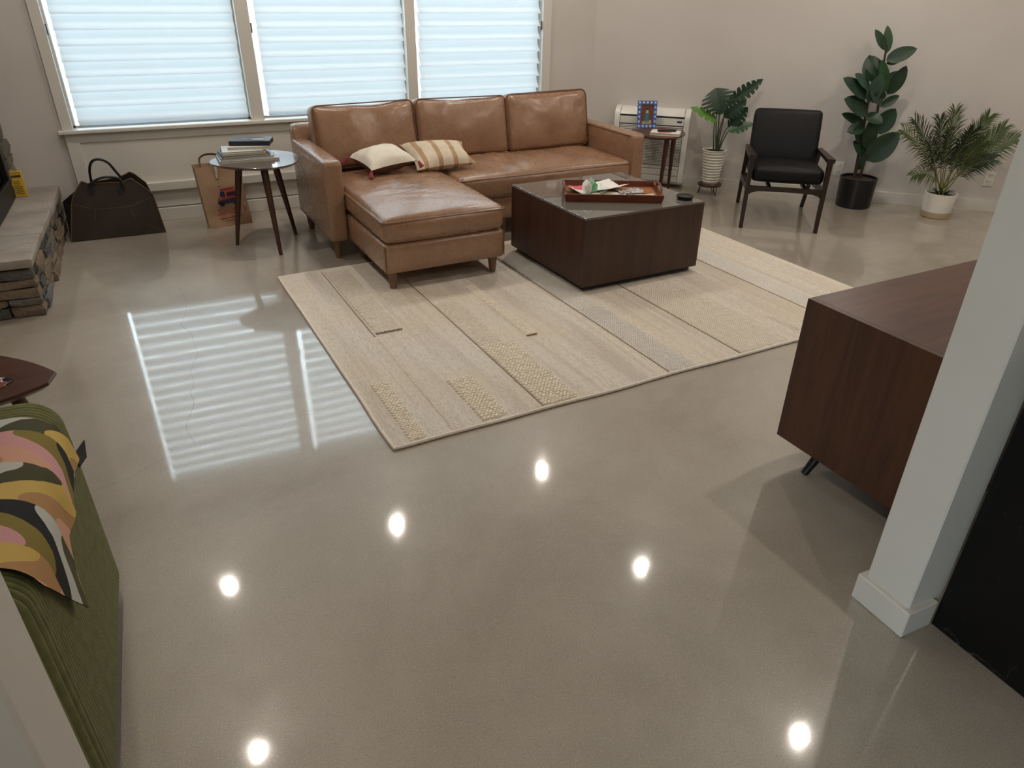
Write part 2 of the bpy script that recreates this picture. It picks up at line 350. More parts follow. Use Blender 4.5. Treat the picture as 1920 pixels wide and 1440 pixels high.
# ================================================================ room shell
WY = 5.78                                             # inner face of the window wall
CX = 3.463                                            # corner between window wall and angled wall
TR = Vector((.7395, -.6731, 0)); NR = Vector((.6731, .7395, 0))   # angled wall: along, outwards
CEIL = 2.62
X0, X1, Y0 = -1.9, 7.31, -2.6
struct(MB().box(X0-.2, Y0-.2, -.08, X1+.2, WY+.2, 0).ob('floor', 'floor', smooth=False), 'grey-brown polished concrete floor')
struct(MB().box(X0-.2, Y0-.2, CEIL, X1+.2, WY+.2, CEIL+.1).ob('ceiling', 'ceiling', smooth=False), 'white ceiling with recessed lights')
OX0, OX1, OZ0, OZ1 = -.567, 2.955, .655, 2.375        # window opening
b = MB().box(X0, WY, 0, OX0, WY+.16, CEIL).box(OX1, WY, 0, CX+.6, WY+.16, CEIL).box(OX0, WY, 0, OX1, WY+.16, OZ0-.025).box(OX0, WY, OZ1, OX1, WY+.16, CEIL)
wall_back = struct(b.ob('wall_back', 'wall', smooth=False), 'off-white wall with three shaded windows')
def wallbox(A, d, L, n, th, z0, z1):
    A = Vector((A[0], A[1], 0)); d = Vector(d); n = Vector(n)
    q = [A, A + d*L, A + d*L + n*th, A + n*th]
    return MB().hexa([p + Vector((0, 0, z0)) for p in q] + [p + Vector((0, 0, z1)) for p in q])
wall_right = struct(wallbox((CX, WY), TR, 5.2, NR, .14, 0, CEIL).ob('wall_right', 'wall', smooth=False), 'angled off-white wall behind the plants')
e = Vector((CX, WY, 0)) + TR*5.2
struct(MB().box(e.x, Y0, 0, e.x+.14, e.y+.1, CEIL).ob('wall_side', 'wall', smooth=False))
struct(MB().box(X0-.14, Y0, 0, X0, -2.4, CEIL).box(X0-.14, -.35, 0, X0, WY, CEIL).box(X0-.14, -2.4, 2.1, X0, -.35, CEIL).ob('wall_left', 'wall', smooth=False), 'left wall with an added glazed door opening in the kitchen part')
pd = struct(MB().box(X0-.10, -2.4, 0, X0-.04, -2.33, 2.1).box(X0-.10, -.42, 0, X0-.04, -.35, 2.1).box(X0-.10, -2.33, 2.03, X0-.04, -.42, 2.1).box(X0-.10, -2.33, 0, X0-.04, -.42, .07).ob('door_added', 'trim', smooth=False), 'unseen white framed glazed door added to bring daylight onto the post')  # unseen door, added so daylight reaches the post's left face
MB().box(X0-.075, -2.33, .07, X0-.069, -.42, 2.03).ob('pane', 'glass', pd, smooth=False)
struct(MB().box(X0, Y0-.14, 0, e.x, Y0, CEIL).ob('wall_front', 'wall', smooth=False))
# partition end at the left of the camera's opening
struct(MB().box(X0, .78, 0, -.315, .925, CEIL, .006, 1).ob('wall_divider', 'trim', smooth=False), 'white end of a partition wall in the lower left corner')
# slim white post with a base block
post = struct(MB().box(1.565, .787, 0, 1.70, .925, CEIL, .004, 1).ob('trim_1', 'trim', smooth=False), 'slim white square post standing beside the black stone panel')
b = MB().box(1.549, .771, 0, 1.665, .941, .088, .003, 1); b.ob('base_block', 'trim', post, smooth=False)
# baseboards
b = wallbox(Vector((CX, WY, 0)) + TR*.02, TR, 5.1, -NR, .014, 0, .088); struct(b.ob('baseboard_right', 'trim', smooth=False), 'low white baseboard along the angled wall')
struct(MB().box(-1.0, WY-.014, 0, -.63, WY, .088).box(3.06, WY-.014, 0, CX, WY, .088).ob('baseboard_back', 'trim', smooth=False))

# ---------------------------------------------------------------- windows
win = struct(MB().box(-.630, WY-.02, .655, -.567, WY, 2.46).box(2.955, WY-.02, .655, 3.03, WY, 2.46).box(-.567, WY-.02, 2.375, 2.955, WY, 2.46)
    .ob('trim_2', 'trim', smooth=False), 'flat white casing around the row of three windows')
for a, c_ in ((.585, .673), (1.79, 1.868)): MB().box(a, WY-.02, .66, c_, WY+.12, 2.375, .003, 1).ob('mullion', 'trim', win, smooth=False)
MB().box(-.655, WY-.055, .640, 3.045, WY+.13, .664, .004, 1).ob('sill', 'trim', win, smooth=False)
# panelling below the sill
pan = struct(MB().box(-.567, WY-.012, .10, 2.955, WY-.004, .60).ob('trim_3', 'trim', smooth=False), 'white painted panelling below the window sill')
def board(pts, d): return MB().slab([(x, WY-.004, z) for x, z in pts], (0, -d, 0))
board([(-.625, .640), (3.03, .640), (2.955, .580), (-.55, .580)], .018).ob('apron_board', 'trim', pan, smooth=False)
board([(-.625, .640), (-.55, .580), (-.55, .09), (-.625, .09)], .018).ob('stile_board', 'trim', pan, smooth=False)
MB().box(.89, WY-.016, .28, .905, WY-.01, .58).ob('panel_joint', 'trim', pan, smooth=False)
MB().box(-.55, WY-.05, .222, 2.955, WY-.004, .283, .004, 1).ob('rail_board', 'trim', pan, smooth=False)
MB().box(-.625, WY-.03, 0, 2.955, WY-.004, .090, .002, 1).ob('base_board', 'trim', pan, smooth=False)
# three windows: sash, glass and a shade of soft fabric folds each
def vane():
    b = MB(); H = .0925; n = 9; pts = []
    for i in range(n+1):
        s = i/n; z = -s*H*1.12; y = -.004 - .056*s**2.2
        pts.append((y, z))
    vs = [(x, y, z) for y, z in pts for x in (0, 1)]
    return b.add(vs, [(2*i, 2*i+1, 2*i+3, 2*i+2) for i in range(n)]).mesh('vane', 'shade')
vane_me = vane()
names = ('leftmost', 'middle', 'right-hand')
for k, (a, c_, s0, s1) in enumerate(((-.567, .585, -.524, .568), (.673, 1.79, .716, 1.773), (1.868, 2.955, 1.900, 2.930))):
    f = .012
    w = struct(MB().box(a, WY+.07, .664, a+f, WY+.12, 2.375).box(c_-f, WY+.07, .664, c_, WY+.12, 2.375).box(a, WY+.07, .664, c_, WY+.12, .664+f).box(a, WY+.07, 2.375-f, c_, WY+.12, 2.375)
        .ob('window_%d' % (k+1), 'trim', smooth=False), '%s of the three bright windows' % names[k])
    MB().box(a+f, WY+.09, .664+f, c_-f, WY+.096, 2.375-f).ob('pane', 'glass', w, smooth=False)
    lx = a + .004 if k < 2 else c_ - .012
    MB().box(lx, WY-.004, 1.235, lx+.008, WY+.016, 1.30, .002, 1).ob('shade_latch', 'latch', w, smooth=False)
    sh = thing('window_shade', '%s pale window shade of soft horizontal fabric folds' % names[k], 'window shade', (s0, WY+.035, .672), 0, 'window shades')
    MB().box(0, -.024, .010, s1-s0, -.008, .046, .006, 2).ob('bottom_rail', 'shade', sh)
    MB().box(0, -.03, 1.65, s1-s0, .03, 1.70).ob('head_rail', 'shade_rail', sh, smooth=False)
    for i in range(18):
        o = put('vane', vane_me, sh); o.scale = (s1-s0, 1, 1); o.location = (0, 0, .14 + .0925*i)
struct(MB().box(-18, -14, -.5, X0-.2, WY+.5, -.4).ob('ground_left', 'grass', smooth=False))  # ground outside the added glazed door
struct(MB().box(-14, WY+.6, -.5, 18, WY+22, -.4).ob('ground_outside', 'grass', smooth=False))

# ---------------------------------------------------------------- recessed ceiling lights
lens_me = MB().lathe([(.024, 0), (.024, .004)], 20).mesh('lens', 'lens'); ring_me = MB().lathe([(.036, 0), (.040, -.006), (.070, -.004), (.074, .0)], 32, cap_b=False, cap_t=False).mesh('trim_ring', 'trim')
spots = [G(u, v, -CEIL) for u, v in ((1016, 880), (745, 985), (430, 1100), (1203, 1065), (1455, 958), (485, 1410), (1500, 1380))]
spots = [(p.x, p.y) for p in spots] + [(5.9, 2.1), (4.45, 1.95), (-.25, -.12), (4.2, -.6)]  # last two: unseen kitchen lights, added for the post and even lighting
lw = ('over the right part of the rug', 'over the chaise end of the sofa', 'by the fireplace', 'over the coffee table', 'over the dark armchair', 'over the green chair side', 'over the walnut console',
      'above the far end of the console', 'above the middle of the console', 'added unseen in the kitchen to light the post', 'added unseen in the kitchen for even light')
for (x, y), s in zip(spots, lw):
    t_ = thing('ceiling_light', 'round warm recessed ceiling light ' + s, 'ceiling light', (x, y, CEIL-.002), 0, 'recessed ceiling lights')
    put('lens', lens_me, t_).location = (0, 0, -.004); put('trim_ring', ring_me, t_)

# ---------------------------------------------------------------- fireplace
HX, HY = -.757, 4.147                                 # right and near faces of the hearth
fp = struct(MB().box(-1.9, HY+.03, 0, HX-.03, WY-.005, .262).box(-1.9, 4.2, .262, -1.02, WY-.005, CEIL).ob('wall_fireplace', 'mortar', smooth=False), 'stone fireplace and raised hearth in the left corner')
def stone(L, D, H, seed):
    rr = random.Random(seed); n = 4; idx = {}; vs = []; fs = []
    def V(i, j, k):
        if (i, j, k) not in idx:
            p = Vector((i/n-.5, j/2-.5, k/2-.5)); q = Vector((p.x*L, p.y*D, p.z*H))
            e = sum(abs(c) > .49 for c in p)
            q *= (1, 1, .985, .94)[e]; q += Vector([rr.uniform(-1, 1)*c for c in (.005, .006, .0028)])
            idx[(i, j, k)] = len(vs); vs.append(q)
        return idx[(i, j, k)]
    for i in range(n):
        for j in range(2):
            for k in (0, 2): fs.append([V(i, j, k), V(i+1, j, k), V(i+1, j+1, k), V(i, j+1, k)])
            for k in (0, 2): fs.append([V(i, k, j), V(i+1, k, j), V(i+1, k, j+1), V(i, k, j+1)])
    for j in range(2):
        for k in range(2):
            for i in (0, n): fs.append([V(i, j, k), V(i, j+1, k), V(i, j+1, k+1), V(i, j, k+1)])
    return MB().add(vs, fs).mesh('stone', 'stone%d' % rr.randrange(5), True, .35)
zc = 0.0; sd = 0
for H in (.062, .040, .055, .044, .056):
    x = HX + R.uniform(-.002, .006)                   # near face, from the corner leftwards
    while x > -1.5:
        L = R.uniform(.13, .30); o = put('stone', stone(L-.006, .09, H-.006, sd), fp); sd += 1
        o.location = (x-L/2, HY+.045+R.uniform(-.010, .006), zc+H/2); x -= L
    y = HY + R.uniform(.085, .10)
    while y < WY-.06:
        L = min(R.uniform(.14, .42), WY-.014-y); o = put('stone', stone(L-.006, .09, H-.006, sd), fp); sd += 1
        o.location = (HX-.045+R.uniform(-.012, .014), y+L/2, zc+H/2); o.rotation_euler = (0, 0, PI/2); y += L
    zc += H
# the hearth top: three sandstone slabs
for a, b_ in ((HY-.012, 4.60), (4.604, 5.15), (5.154, WY-.008)):
    m = MB().box(-1.45, a, .262, HX+.010+R.uniform(-.006, .006), b_, .309, .008, 2)
    m.v = [(x + noise.noise(Vector((x*9, y*9, z*30)))*.008, y + noise.noise(Vector((y*9, x*9, 3)))*.004, z) for x, y, z in m.v]
    m.ob('hearth_slab', 'stone_slab', fp)
z = .312
while z < CEIL-.03:                                   # stone pier between firebox and window wall
    H = min(R.uniform(.05, .11), CEIL-.006-z); y = 5.50
    o = put('stone', stone(.26, .10, H-.006, sd), fp); sd += 1; o.location = (-1.01+R.uniform(-.016, .012), 5.635, z+H/2); o.rotation_euler = (0, 0, PI/2); z += H
ins = thing('fireplace_insert', 'black metal fireplace insert with dark glass door on the stone hearth', 'fireplace', (-.962, 4.30, .311))
MB().box(-.05, 0, 0, .0, 1.175, .115, .004, 1).box(-.05, 0, .70, 0, 1.175, .78, .004, 1).ob('frame_rail', 'black_metal', ins, smooth=False)
for a in (0, 1.120): MB().box(-.05, a, .115, .004, a+.055, .70, .003, 1).ob('frame_stile', 'black_metal', ins, smooth=False)
MB().box(-.03, .055, .115, -.02, 1.12, .70).ob('glass_door', 'fire_glass', ins, smooth=False)
MB().box(-.012, .06, .118, .008, 1.11, .132, .002, 1).ob('door_bead', 'black_metal', ins, smooth=False)
mb = thing('match_box', 'small yellow cardboard matches box standing on the hearth', 'box', (-.935, 5.545, .311), .10)
MB().box(-.034, -.028, 0, .034, .028, .158, .002, 1).ob('carton', 'yellow', mb, smooth=False)
m = MB(); m.box(-.024, -.0295, .122, .026, -.028, .136); m.box(-.03, -.0295, .150, .03, -.028, .153)
for i in range(8): m.box(-.024, -.0294, .018+i*.011, .004+.02*R.random(), -.028, .0215+i*.011)
m.ob('printing', 'brown_ink', mb, smooth=False)
MB().add([(-.02, -.012, .1583), (.012, -.016, .1583), (.02, .006, .1583), (-.008, .012, .1583)], [(0, 1, 2, 3)]).ob('lid_print', 'brown_ink', mb, smooth=False)

# ================================================================ rug
FR = .0545                                            # the rug and the seating stand slightly turned to the window wall
rug = thing('area_rug', 'large cream woven wool rug with braided bands under the coffee table', 'rug', (.549, 2.195, .001), FR)
RW, RD = 2.975, 2.02
b = MB(); nx, ny = 120, 60; vs = []
for j in range(ny+1):
    for i in range(nx+1):
        x, y = RW*i/nx, RD*j/ny
        e = .006*noise.noise(Vector((x*2.2, y*2.2, 1))) if 0 < i < nx and 0 < j < ny else .005*noise.noise(Vector((x*3, y*3, 5)))
        ox = .008*noise.noise(Vector((y*2.5, 9, 2))) if i in (0, nx) else 0; oy = .008*noise.noise(Vector((x*2.5, 4, 7))) if j in (0, ny) else 0
        vs.append((x+ox, y+oy, .010 + .0015*math.sin(x*95) + .0008*noise.noise(Vector((x*60, y*20, 0)))))
top = len(vs); vs2 = [(x, y, 0) for x, y, z in vs]
fs = [(j*(nx+1)+i, j*(nx+1)+i+1, (j+1)*(nx+1)+i+1, (j+1)*(nx+1)+i) for j in range(ny) for i in range(nx)]
ring = [i for i in range(nx+1)] + [j*(nx+1)+nx for j in range(1, ny+1)] + [ny*(nx+1)+i for i in range(nx-1, -1, -1)] + [j*(nx+1) for j in range(ny-1, 0, -1)]
vs += [vs2[i] for i in ring]
fs += [(ring[k], top+k, top+(k+1) % len(ring), ring[(k+1) % len(ring)]) for k in range(len(ring))]
b.add(vs, fs).ob('woven_field', 'rug', rug)
edge = [(vs[i][0], vs[i][1], .007) for i in ring[::2]]
MB().tube(edge, .0075, 6, closed=True).ob('bound_edge', 'rug_braid', rug)
def braid(u0, u1, v0, v1, mat, cw=.0125, ch=.0085, hgt=.0065, herr=False):
    b = MB(); nu = max(2, int((u1-u0)/cw)); nv = max(2, int((v1-v0)/ch)); du, dv = (u1-u0)/nu, (v1-v0)/nv
    pro = [(-.62, -.5), (-.3, -.95), (.3, -.85), (.62, -.2), (.62, .5), (.3, .95), (-.3, .85), (-.62, .2)]
    for i in range(nu):
        sk = (1 if i % 2 else -1) * (.55 if herr else .12)
        for j in range(nv):
            cx_, cy_ = u0+du*(i+.5+(.25 if j % 2 else -.25)), v0+dv*(j+.5); h = hgt*(.75+.5*R.random())
            o = [(cx_+du*.78*p, cy_+dv*.52*(q+sk*p), .009) for p, q in pro]; tpts = [(cx_+du*.55*p, cy_+dv*.34*(q+sk*p), .009+h) for p, q in pro]
            b.add(o+tpts, [(k, (k+1) % 8, 8+(k+1) % 8, 8+k) for k in range(8)] + [tuple(range(8, 16))])
    o = b.ob('braided_band', mat, rug); o['kind'] = 'stuff'; return o
for a in ((.072, .138, .014, .497, 'rug_braid_light', .014, .011, .008), (.385, .496, .02, .392, 'rug_braid_light', .016, .012, .009),
          (.665, .832, .014, .63, 'rug_braid_light', .017, .012, .009), (.665, .80, .64, 1.22, 'rug_braid', .013, .009, .005),
          (.262, .398, .995, 1.97, 'rug_braid', .015, .010, .006), (.93, .982, .64, 1.39, 'rug_braid_light', .013, .011, .006),
          (1.333, 1.486, .014, .81, 'rug_braid_grey', .012, .009, .005), (1.333, 1.486, .83, 1.70, 'rug_braid_grey', .012, .009, .003),
          (1.765, 2.065, .014, .95, 'rug_braid', .013, .009, .005), (2.20, 2.24, .08, .275, 'rug_braid', .013, .011, .007),
          (2.49, 2.66, .25, 1.95, 'rug_braid_grey', .012, .009, .003), (.248, .285, .014, .95, 'rug_braid', .012, .009, .003)):
    braid(*a)
for u, v0, v1 in ((.247, .97, 1.98), (.66, .014, 1.9), (1.325, .014, 1.95), (1.757, .014, 1.2), (2.48, .05, 1.95)):
    MB().tube([(u+.002*noise.noise(Vector((v0+k*.04, u, 0)))*1.0, v0+(v1-v0)*k/30, .0110) for k in range(31)], .0026, 6).ob('raised_cord', 'rug_cord', rug)
MB().tube([(.262+.136*k/12, .99+.004*(-1)**k, .016) for k in range(13)], .004, 6).ob('end_cord', 'rug_cord', rug)
MB().tube([(.93+.055*k/8, .637+.003*(-1)**k, .015) for k in range(9)], .004, 6).ob('end_cord', 'rug_cord', rug)

# ================================================================ sofa
sofa = thing('sectional_sofa', 'tan brown leather sectional sofa with chaise on its left end', 'sofa', (.805, 4.392, 0), .05)
SL, AW, AT = 2.388, .118, .612
def arm(x0, name='arm'):
    b = softbox(AW, .845, AT-.118, .022, 12, (.004, .004, .004)); b.v = [(x+x0+AW/2, y+.4225, z+.118) for x, y, z in b.v]
    a = b.ob(name, 'leather', sofa); n = MB()
    for xx in (x0+.001, x0+AW-.001):
        for zz in (.135, AT-.012): n.tube([(xx, .02, zz), (xx, .83, zz)], .0028, 6)
        for yy in (.30, .55): n.tube([(xx+(-.001 if xx < x0+.05 else .001), yy, .13), (xx+(-.001 if xx < x0+.05 else .001), yy, AT-.02)], .0022, 6)
    n.ob('seam', 'leather_seam', a); return a
arm(0); arm(SL-AW)
b = softbox(SL-2*AW+.02, .80, .17, .02, 10, (0, .006, 0)); b.v = [(x+SL/2, y+.42, z+.115) for x, y, z in b.v]; b.ob('seat_base', 'leather', sofa)
b = softbox(SL-.03, .11, .56, .03, 12, (.004, .004, .004)); b.v = [(x+SL/2, y+.79+.10*(z/.56), z+.14) for x, y, z in b.v]; b.ob('back_frame', 'leather', sofa)
CX0, CW, CF = .125, .747, -.684                       # chaise: left edge, width, front
b = softbox(CW, .90, .172, .022, 16, (0, .006, .006)); b.v = [(x+CX0+CW/2, y+CF+.45, z+.112) for x, y, z in b.v]; cb = b.ob('chaise_base', 'leather', sofa)
for xx in (CX0+.003, CX0+CW-.003): MB().tube([(xx, CF+.003, .125), (xx, CF+.003, .275)], .003, 6).ob('seam', 'leather_seam', cb)
def wr_ch(x, y, z, a, b_, c):
    if c < .2: return (0, 0, 0)
    k = math.exp(-((y+.02)/.28)**2)
    return (0, 0, (.013*k*math.sin(y*58+3.2*math.sin(x*5)+x*4)*(.5+noise.noise(Vector((x*4, y*3, 2)))) + .020*noise.noise(Vector((x*3, y*5, 1))))*(1-a*a)*(1-b_**4))
b = softbox(CW-.004, 1.22, .135, .035, 48, (.045, .012, .010), wr_ch, 8); b.v = [(x+CX0+CW/2, y+CF+.605, z+.290) for x, y, z in b.v]
cc = b.ob('chaise_cushion', 'leather', sofa, ang=1.2)
def loop3(w, d, r, cx_, cy_, z): return [(x+cx_, y+cy_, z) for x, y in rr_loop(w, d, r)]
MB().tube(loop3(CW+.006, 1.222, .03, CX0+CW/2, CF+.605, .408), .0042, 6, closed=True).ob('piping', 'leather_seam', cc)
SX0, SX1 = CX0+CW+.004, SL-AW
def wr_st(x, y, z, a, b_, c):
    if c < .2: return (0, 0, 0)
    k = math.exp(-((x+.18)/.42)**2)
    return (0, 0, (.013*k*math.sin(x*48+4*math.sin(y*5)+y*6)*(.5+noise.noise(Vector((x*3, y*4, 8)))) + .020*noise.noise(Vector((x*4, y*3, 6))))*(1-a*a)*(1-b_**4))
SWd = SX1-SX0-.004
b = softbox(SWd, .78, .15, .035, 48, (.035, .014, .006), wr_st, 8); b.v = [(x+SX0+SWd/2+.002, y+.39-.018, z+.282) for x, y, z in b.v]
sc_ = b.ob('seat_cushion', 'leather', sofa, ang=1.2)
MB().tube(loop3(SWd+.004, .785, .03, SX0+SWd/2+.002, .372, .415), .004, 6, closed=True).ob('piping', 'leather_seam', sc_)
BW = (SL-2*AW)/3
for k in range(3):
    def wr_b(x, y, z, a, b_, c, k=k):
        w = (.018*noise.noise(Vector((x*5+k*7, z*5, 3)))+.008*noise.noise(Vector((x*16+k*3, z*9, 5))))*(1-a**4)
        if k == 2 and b_ < 0: w += .010*math.sin(x*55+z*6)*math.exp(-((x-.05)/.16)**2)*(1-c*c)
        crown = -.028*(1-a*a)*max(0, c)**2 if k < 2 else -.006*(1-a*a)*max(0, c)**2
        return (.006*noise.noise(Vector((z*7, k, 1))), w, crown+.006*noise.noise(Vector((x*6, k*3, 9))))
    b = softbox(BW-.006, .17, .42, .045, 26, (.004, .040, .008), wr_b, 20)
    Mx = Matrix.Translation((AW+BW*(k+.5), .635, .430)) @ Matrix.Rotation(-.19, 4, 'X') @ Matrix.Rotation((-.012, .01, -.015)[k], 4, 'Y'); b.xf(Mx)
    bc = b.ob('back_cushion', 'leather', sofa, ang=1.2); p = MB(); lp = []
    for x, z in rr_loop(BW-.012, .412, .05, 6):
        cr = (-.028 if k < 2 else -.006)*(1-(2*x/BW)**2) if z > .12 else 0
        lp.append(Mx @ Vector((x, -.070, z+.21+cr)))
    p.tube(lp, .0042, 6, closed=True).ob('piping', 'leather_seam', bc)
leg_me = MB().lathe([(.019, 0), (.020, .004), (.030, .116)], 16).mesh('leg', 'oak_leg')
for x, y, zz in ((.052, .06, 0), (.052, .76, 0), (SL-.05, .06, 0), (SL-.05, .76, 0), (CX0+.055, CF+.055, .012), (CX0+CW-.055, CF+.055, .012), (.20, .0, 0), (1.2, .74, 0), (1.25, .08, 0)):
    o = put('leg', leg_me, sofa); o.location = (x, y, zz)
# ---------------------------------------------------------------- sofa pillows
def pillow_mesh(c, th, n=18, sides=(1, 1)):
    """pillow from four corners (near, right, far, left), swelling th to each side"""
    c = [Vector(p) for p in c]; nrm = (c[1]-c[0]).cross(c[3]-c[0]).normalized(); out = []
    for sgn in (1, -1):
        vs = []; fs = []
        for j in range(n+1):
            for i in range(n+1):
                u, v = i/n, j/n; a, b_ = 2*u-1, 2*v-1
                k = .075; uu = u + k*(.5-u)*(1-b_*b_)*1.6; vv = v + k*(.5-v)*(1-a*a)*1.6
                p = (c[0]*(1-uu)+c[1]*uu)*(1-vv) + (c[3]*(1-uu)+c[2]*uu)*vv
                h = th*((1-a*a)*(1-b_*b_))**.42*(1+.18*noise.noise(Vector((u*5, v*5, sgn*3))))
                vs.append(p + nrm*h*sgn)
        fs = [(j*(n+1)+i, j*(n+1)+i+1, (j+1)*(n+1)+i+1, (j+1)*(n+1)+i) for j in range(n) for i in range(n)]
        out.append((vs, fs))
    return out
P1 = [G(697, 320, .512), G(783, 301, .540), None, G(652, 294, .545)]; P1[2] = P1[1]+P1[3]-P1[0]+Vector((.02, .02, .01))
pl = thing('throw_pillow', 'cream throw pillow with brown back and rose tassels on the chaise', 'pillow', tuple(sum(P1, Vector())/4))
off = Matrix.Translation(-sum(P1, Vector())/4); (va, fa), (vb, fb) = pillow_mesh(P1, .072)
MB().add(va, fa).xf(off).ob('front_cover', 'pillow_white', pl, ang=2); MB().add(vb, fb).xf(off).ob('back_cover', 'pillow_brown', pl, ang=2)
cen = sum(P1, Vector())/4
for p in P1:
    d = (p-cen).normalized(); q = p-cen; m = MB(); m.lathe([(.005, 0), (.010, -.006), (.006, -.012)], 10); 
    for k in range(10):
        a = 2*PI*k/10; m.tube([(.005*math.cos(a), .005*math.sin(a), -.010), (.014*math.cos(a), .014*math.sin(a), -.046)], [.0038, .0032], 5)
    o = m.ob('tassel', 'tassel', pl); o.location = q + d*.004 + Vector((0, 0, -.002)); o.rotation_euler = (d.y*.6, -d.x*.6, 0)
P2 = [G(782, 320, .475), G(893, 305, .492), G(866, 266, .590), G(748, 271, .575)]
c2 = sum(P2, Vector())/4; mm = axis_m(c2, P2[1]-P2[0], Vector((0, -.4, 1))); inv = mm.inverted()
p2 = thing('throw_pillow', 'striped beige throw pillow leaning behind the cream one', 'pillow'); p2.matrix_world = mm
(va, fa), (vb, fb) = pillow_mesh(P2, .070)
MB().add(va, fa).xf(inv).ob('front_cover', 'striped', p2, ang=2); MB().add(vb, fb).xf(inv).ob('back_cover', 'striped', p2, ang=2)

# ================================================================ coffee table
ct = thing('coffee_table', 'square dark brown wooden box coffee table with a glass top', 'coffee table', (1.973, 3.266, .0), .058)
TW, TD, TT, TB = .843, .855, .446, .047
for nm, a in (('side_panel', (0, 0, TB, TW, .022, TT-.007)), ('side_panel', (0, TD-.022, TB, TW, TD, TT-.007)), ('side_panel', (0, .022, TB, .022, TD-.022, TT-.007)), ('side_panel', (TW-.022, .022, TB, TW, TD-.022, TT-.007))):
    MB().box(*a, .0025, 1).ob(nm, 'table_dark', ct, smooth=False)
MB().box(.022, .022, TB, TW-.022, TD-.022, TB+.02).box(.022, .022, .36, TW-.022, TD-.022, .38).ob('inner_shelf', 'table_dark', ct, smooth=False)
MB().box(.03, .03, .0185, TW-.03, TD-.03, TB).ob('plinth', 'plinth', ct, smooth=False)
MB().box(.004, .004, TT-.007, TW-.004, TD-.004, TT, .0015, 1).ob('glass_top', 'table_glass', ct, smooth=False)
# tray with its papers
tray = thing('serving_tray', 'reddish wooden serving tray with looped handles on the coffee table', 'tray', (2.372, 3.655, TT), math.atan2(-.235, .487))
TL, TWd = .55, .33
MB().box(-TL/2, -TWd/2, .0, TL/2, TWd/2, .012).ob('tray_floor', 'tray_floor', tray, smooth=False)
for s in (-1, 1):
    y = s*TWd/2; b = MB().hexa([(-TL/2, y-.006, 0), (TL/2, y-.006, 0), (TL/2, y+.006, 0), (-TL/2, y+.006, 0), (-TL/2-.008, y-.006+s*.010, .046), (TL/2+.008, y-.006+s*.010, .046), (TL/2+.008, y+.006+s*.010, .046), (-TL/2-.008, y+.006+s*.010, .046)]); b.ob('long_side', 'tray_red', tray, smooth=False)
    x = s*TL/2; b = MB().hexa([(x-.006, -TWd/2, 0), (x+.006, -TWd/2, 0), (x+.006, TWd/2, 0), (x-.006, TWd/2, 0), (x-.006+s*.010, -TWd/2-.008, .040), (x+.006+s*.010, -TWd/2-.008, .040), (x+.006+s*.010, TWd/2+.008, .040), (x-.006+s*.010, TWd/2+.008, .040)]); b.ob('short_side', 'tray_red', tray, smooth=False)
    MB().tube([(x+s*.010, -.085, .036), (x+s*.012, -.078, .056), (x+s*.013, -.055, .067), (x+s*.013, 0, .069), (x+s*.013, .055, .067), (x+s*.012, .078, .056), (x+s*.010, .085, .036)], .0068, 8).ob('handle', 'tray_red', tray)
TM = Matrix.Translation((2.372, 3.655, TT+.0125)) @ Matrix.Rotation(math.atan2(-.235, .487), 4, 'Z')
def sheet(name, w, d, x, y, rz, z, mat, label, cat, curl=0.0, fold=0.0, th=.0006):
    n = 12; vs = []
    for dz in (0, th):
        for j in range(n+1):
            for i in range(n+1):
                a, b_ = i/n-.5, j/n-.5; zz = curl*(a*a*4) + fold*abs(b_)*2 + .002*noise.noise(Vector((a*4, b_*4, x*20)))
                vs.append((a*w, b_*d, zz+dz+.001))
    N = (n+1)**2; fs = [(j*(n+1)+i, j*(n+1)+i+1, (j+1)*(n+1)+i+1, (j+1)*(n+1)+i) for j in range(n) for i in range(n)]
    fs = [tuple(reversed(f)) for f in fs] + [tuple(k+N for k in f) for f in fs]
    o = MB().add(vs, fs).ob(name, mat); o.matrix_world = TM @ Matrix.Translation((x, y, z)) @ Matrix.Rotation(rz, 4, 'Z'); return tag(o, label, cat)
sheet('paper_sheet', .22, .17, -.145, .0, .35, .001, 'sketch', 'large pale drawing sheet curling up at the left end of the tray', 'paper', .035)
sheet('paper_sheet', .20, .16, -.02, -.065, -.1, .002, 'paper', 'blank white paper lying at the front of the tray', 'paper', .006)
sheet('folded_paper', .22, .17, -.02, .055, .75, .010, 'paper', 'tall folded white paper peaking in the middle of the tray', 'paper', .004, .026)
sheet('sticker_sheet', .16, .12, .115, .025, .3, .006, 'stickers', 'grey patterned sticker sheet lying right of the folded paper', 'paper', .004)
sheet('sticker_sheet', .14, .07, .11, -.085, .1, .004, 'stickers', 'small patterned strip at the front right of the tray', 'paper', .003)
sheet('paper_scrap', .11, .06, .20, -.07, .2, .003, 'paper_cream', 'cream paper scrap in the right front corner of the tray', 'paper', .004)
sheet('pink_flyer', .10, .09, -.195, .085, .2, .004, 'pink', 'pink printed flyer in the back left corner of the tray', 'paper', .012)
gw = thing('gift_packet', 'crumpled green and white wrapped packet standing on the tray papers', 'packet'); gw.matrix_world = TM @ Matrix.Translation((-.135, -.035, .018)) @ Matrix.Rotation(.4, 4, 'Z')
for nm, x0, mt in (('white_wrap', -.038, 'paper'), ('green_wrap', 0.0, 'green_wrap')):
    b = softbox(.042, .05, .062, .008, 8, (.006, .006, .004)); b.v = [(x+x0+.02+.006*noise.noise(Vector((x*60, y*60, z*60))), y+.007*noise.noise(Vector((y*50, z*50, 4))), z*(1-.35*abs(x)/.021*(z > .03))) for x, y, z in b.v]
    b.ob(nm, mt, gw)
MB().tube([(-.002, 0, .05), (-.004, .002, .07), (.003, .0, .078), (.006, -.004, .07), (0, 0, .055)], .003, 6).ob('ribbon_loop', 'paper', gw)
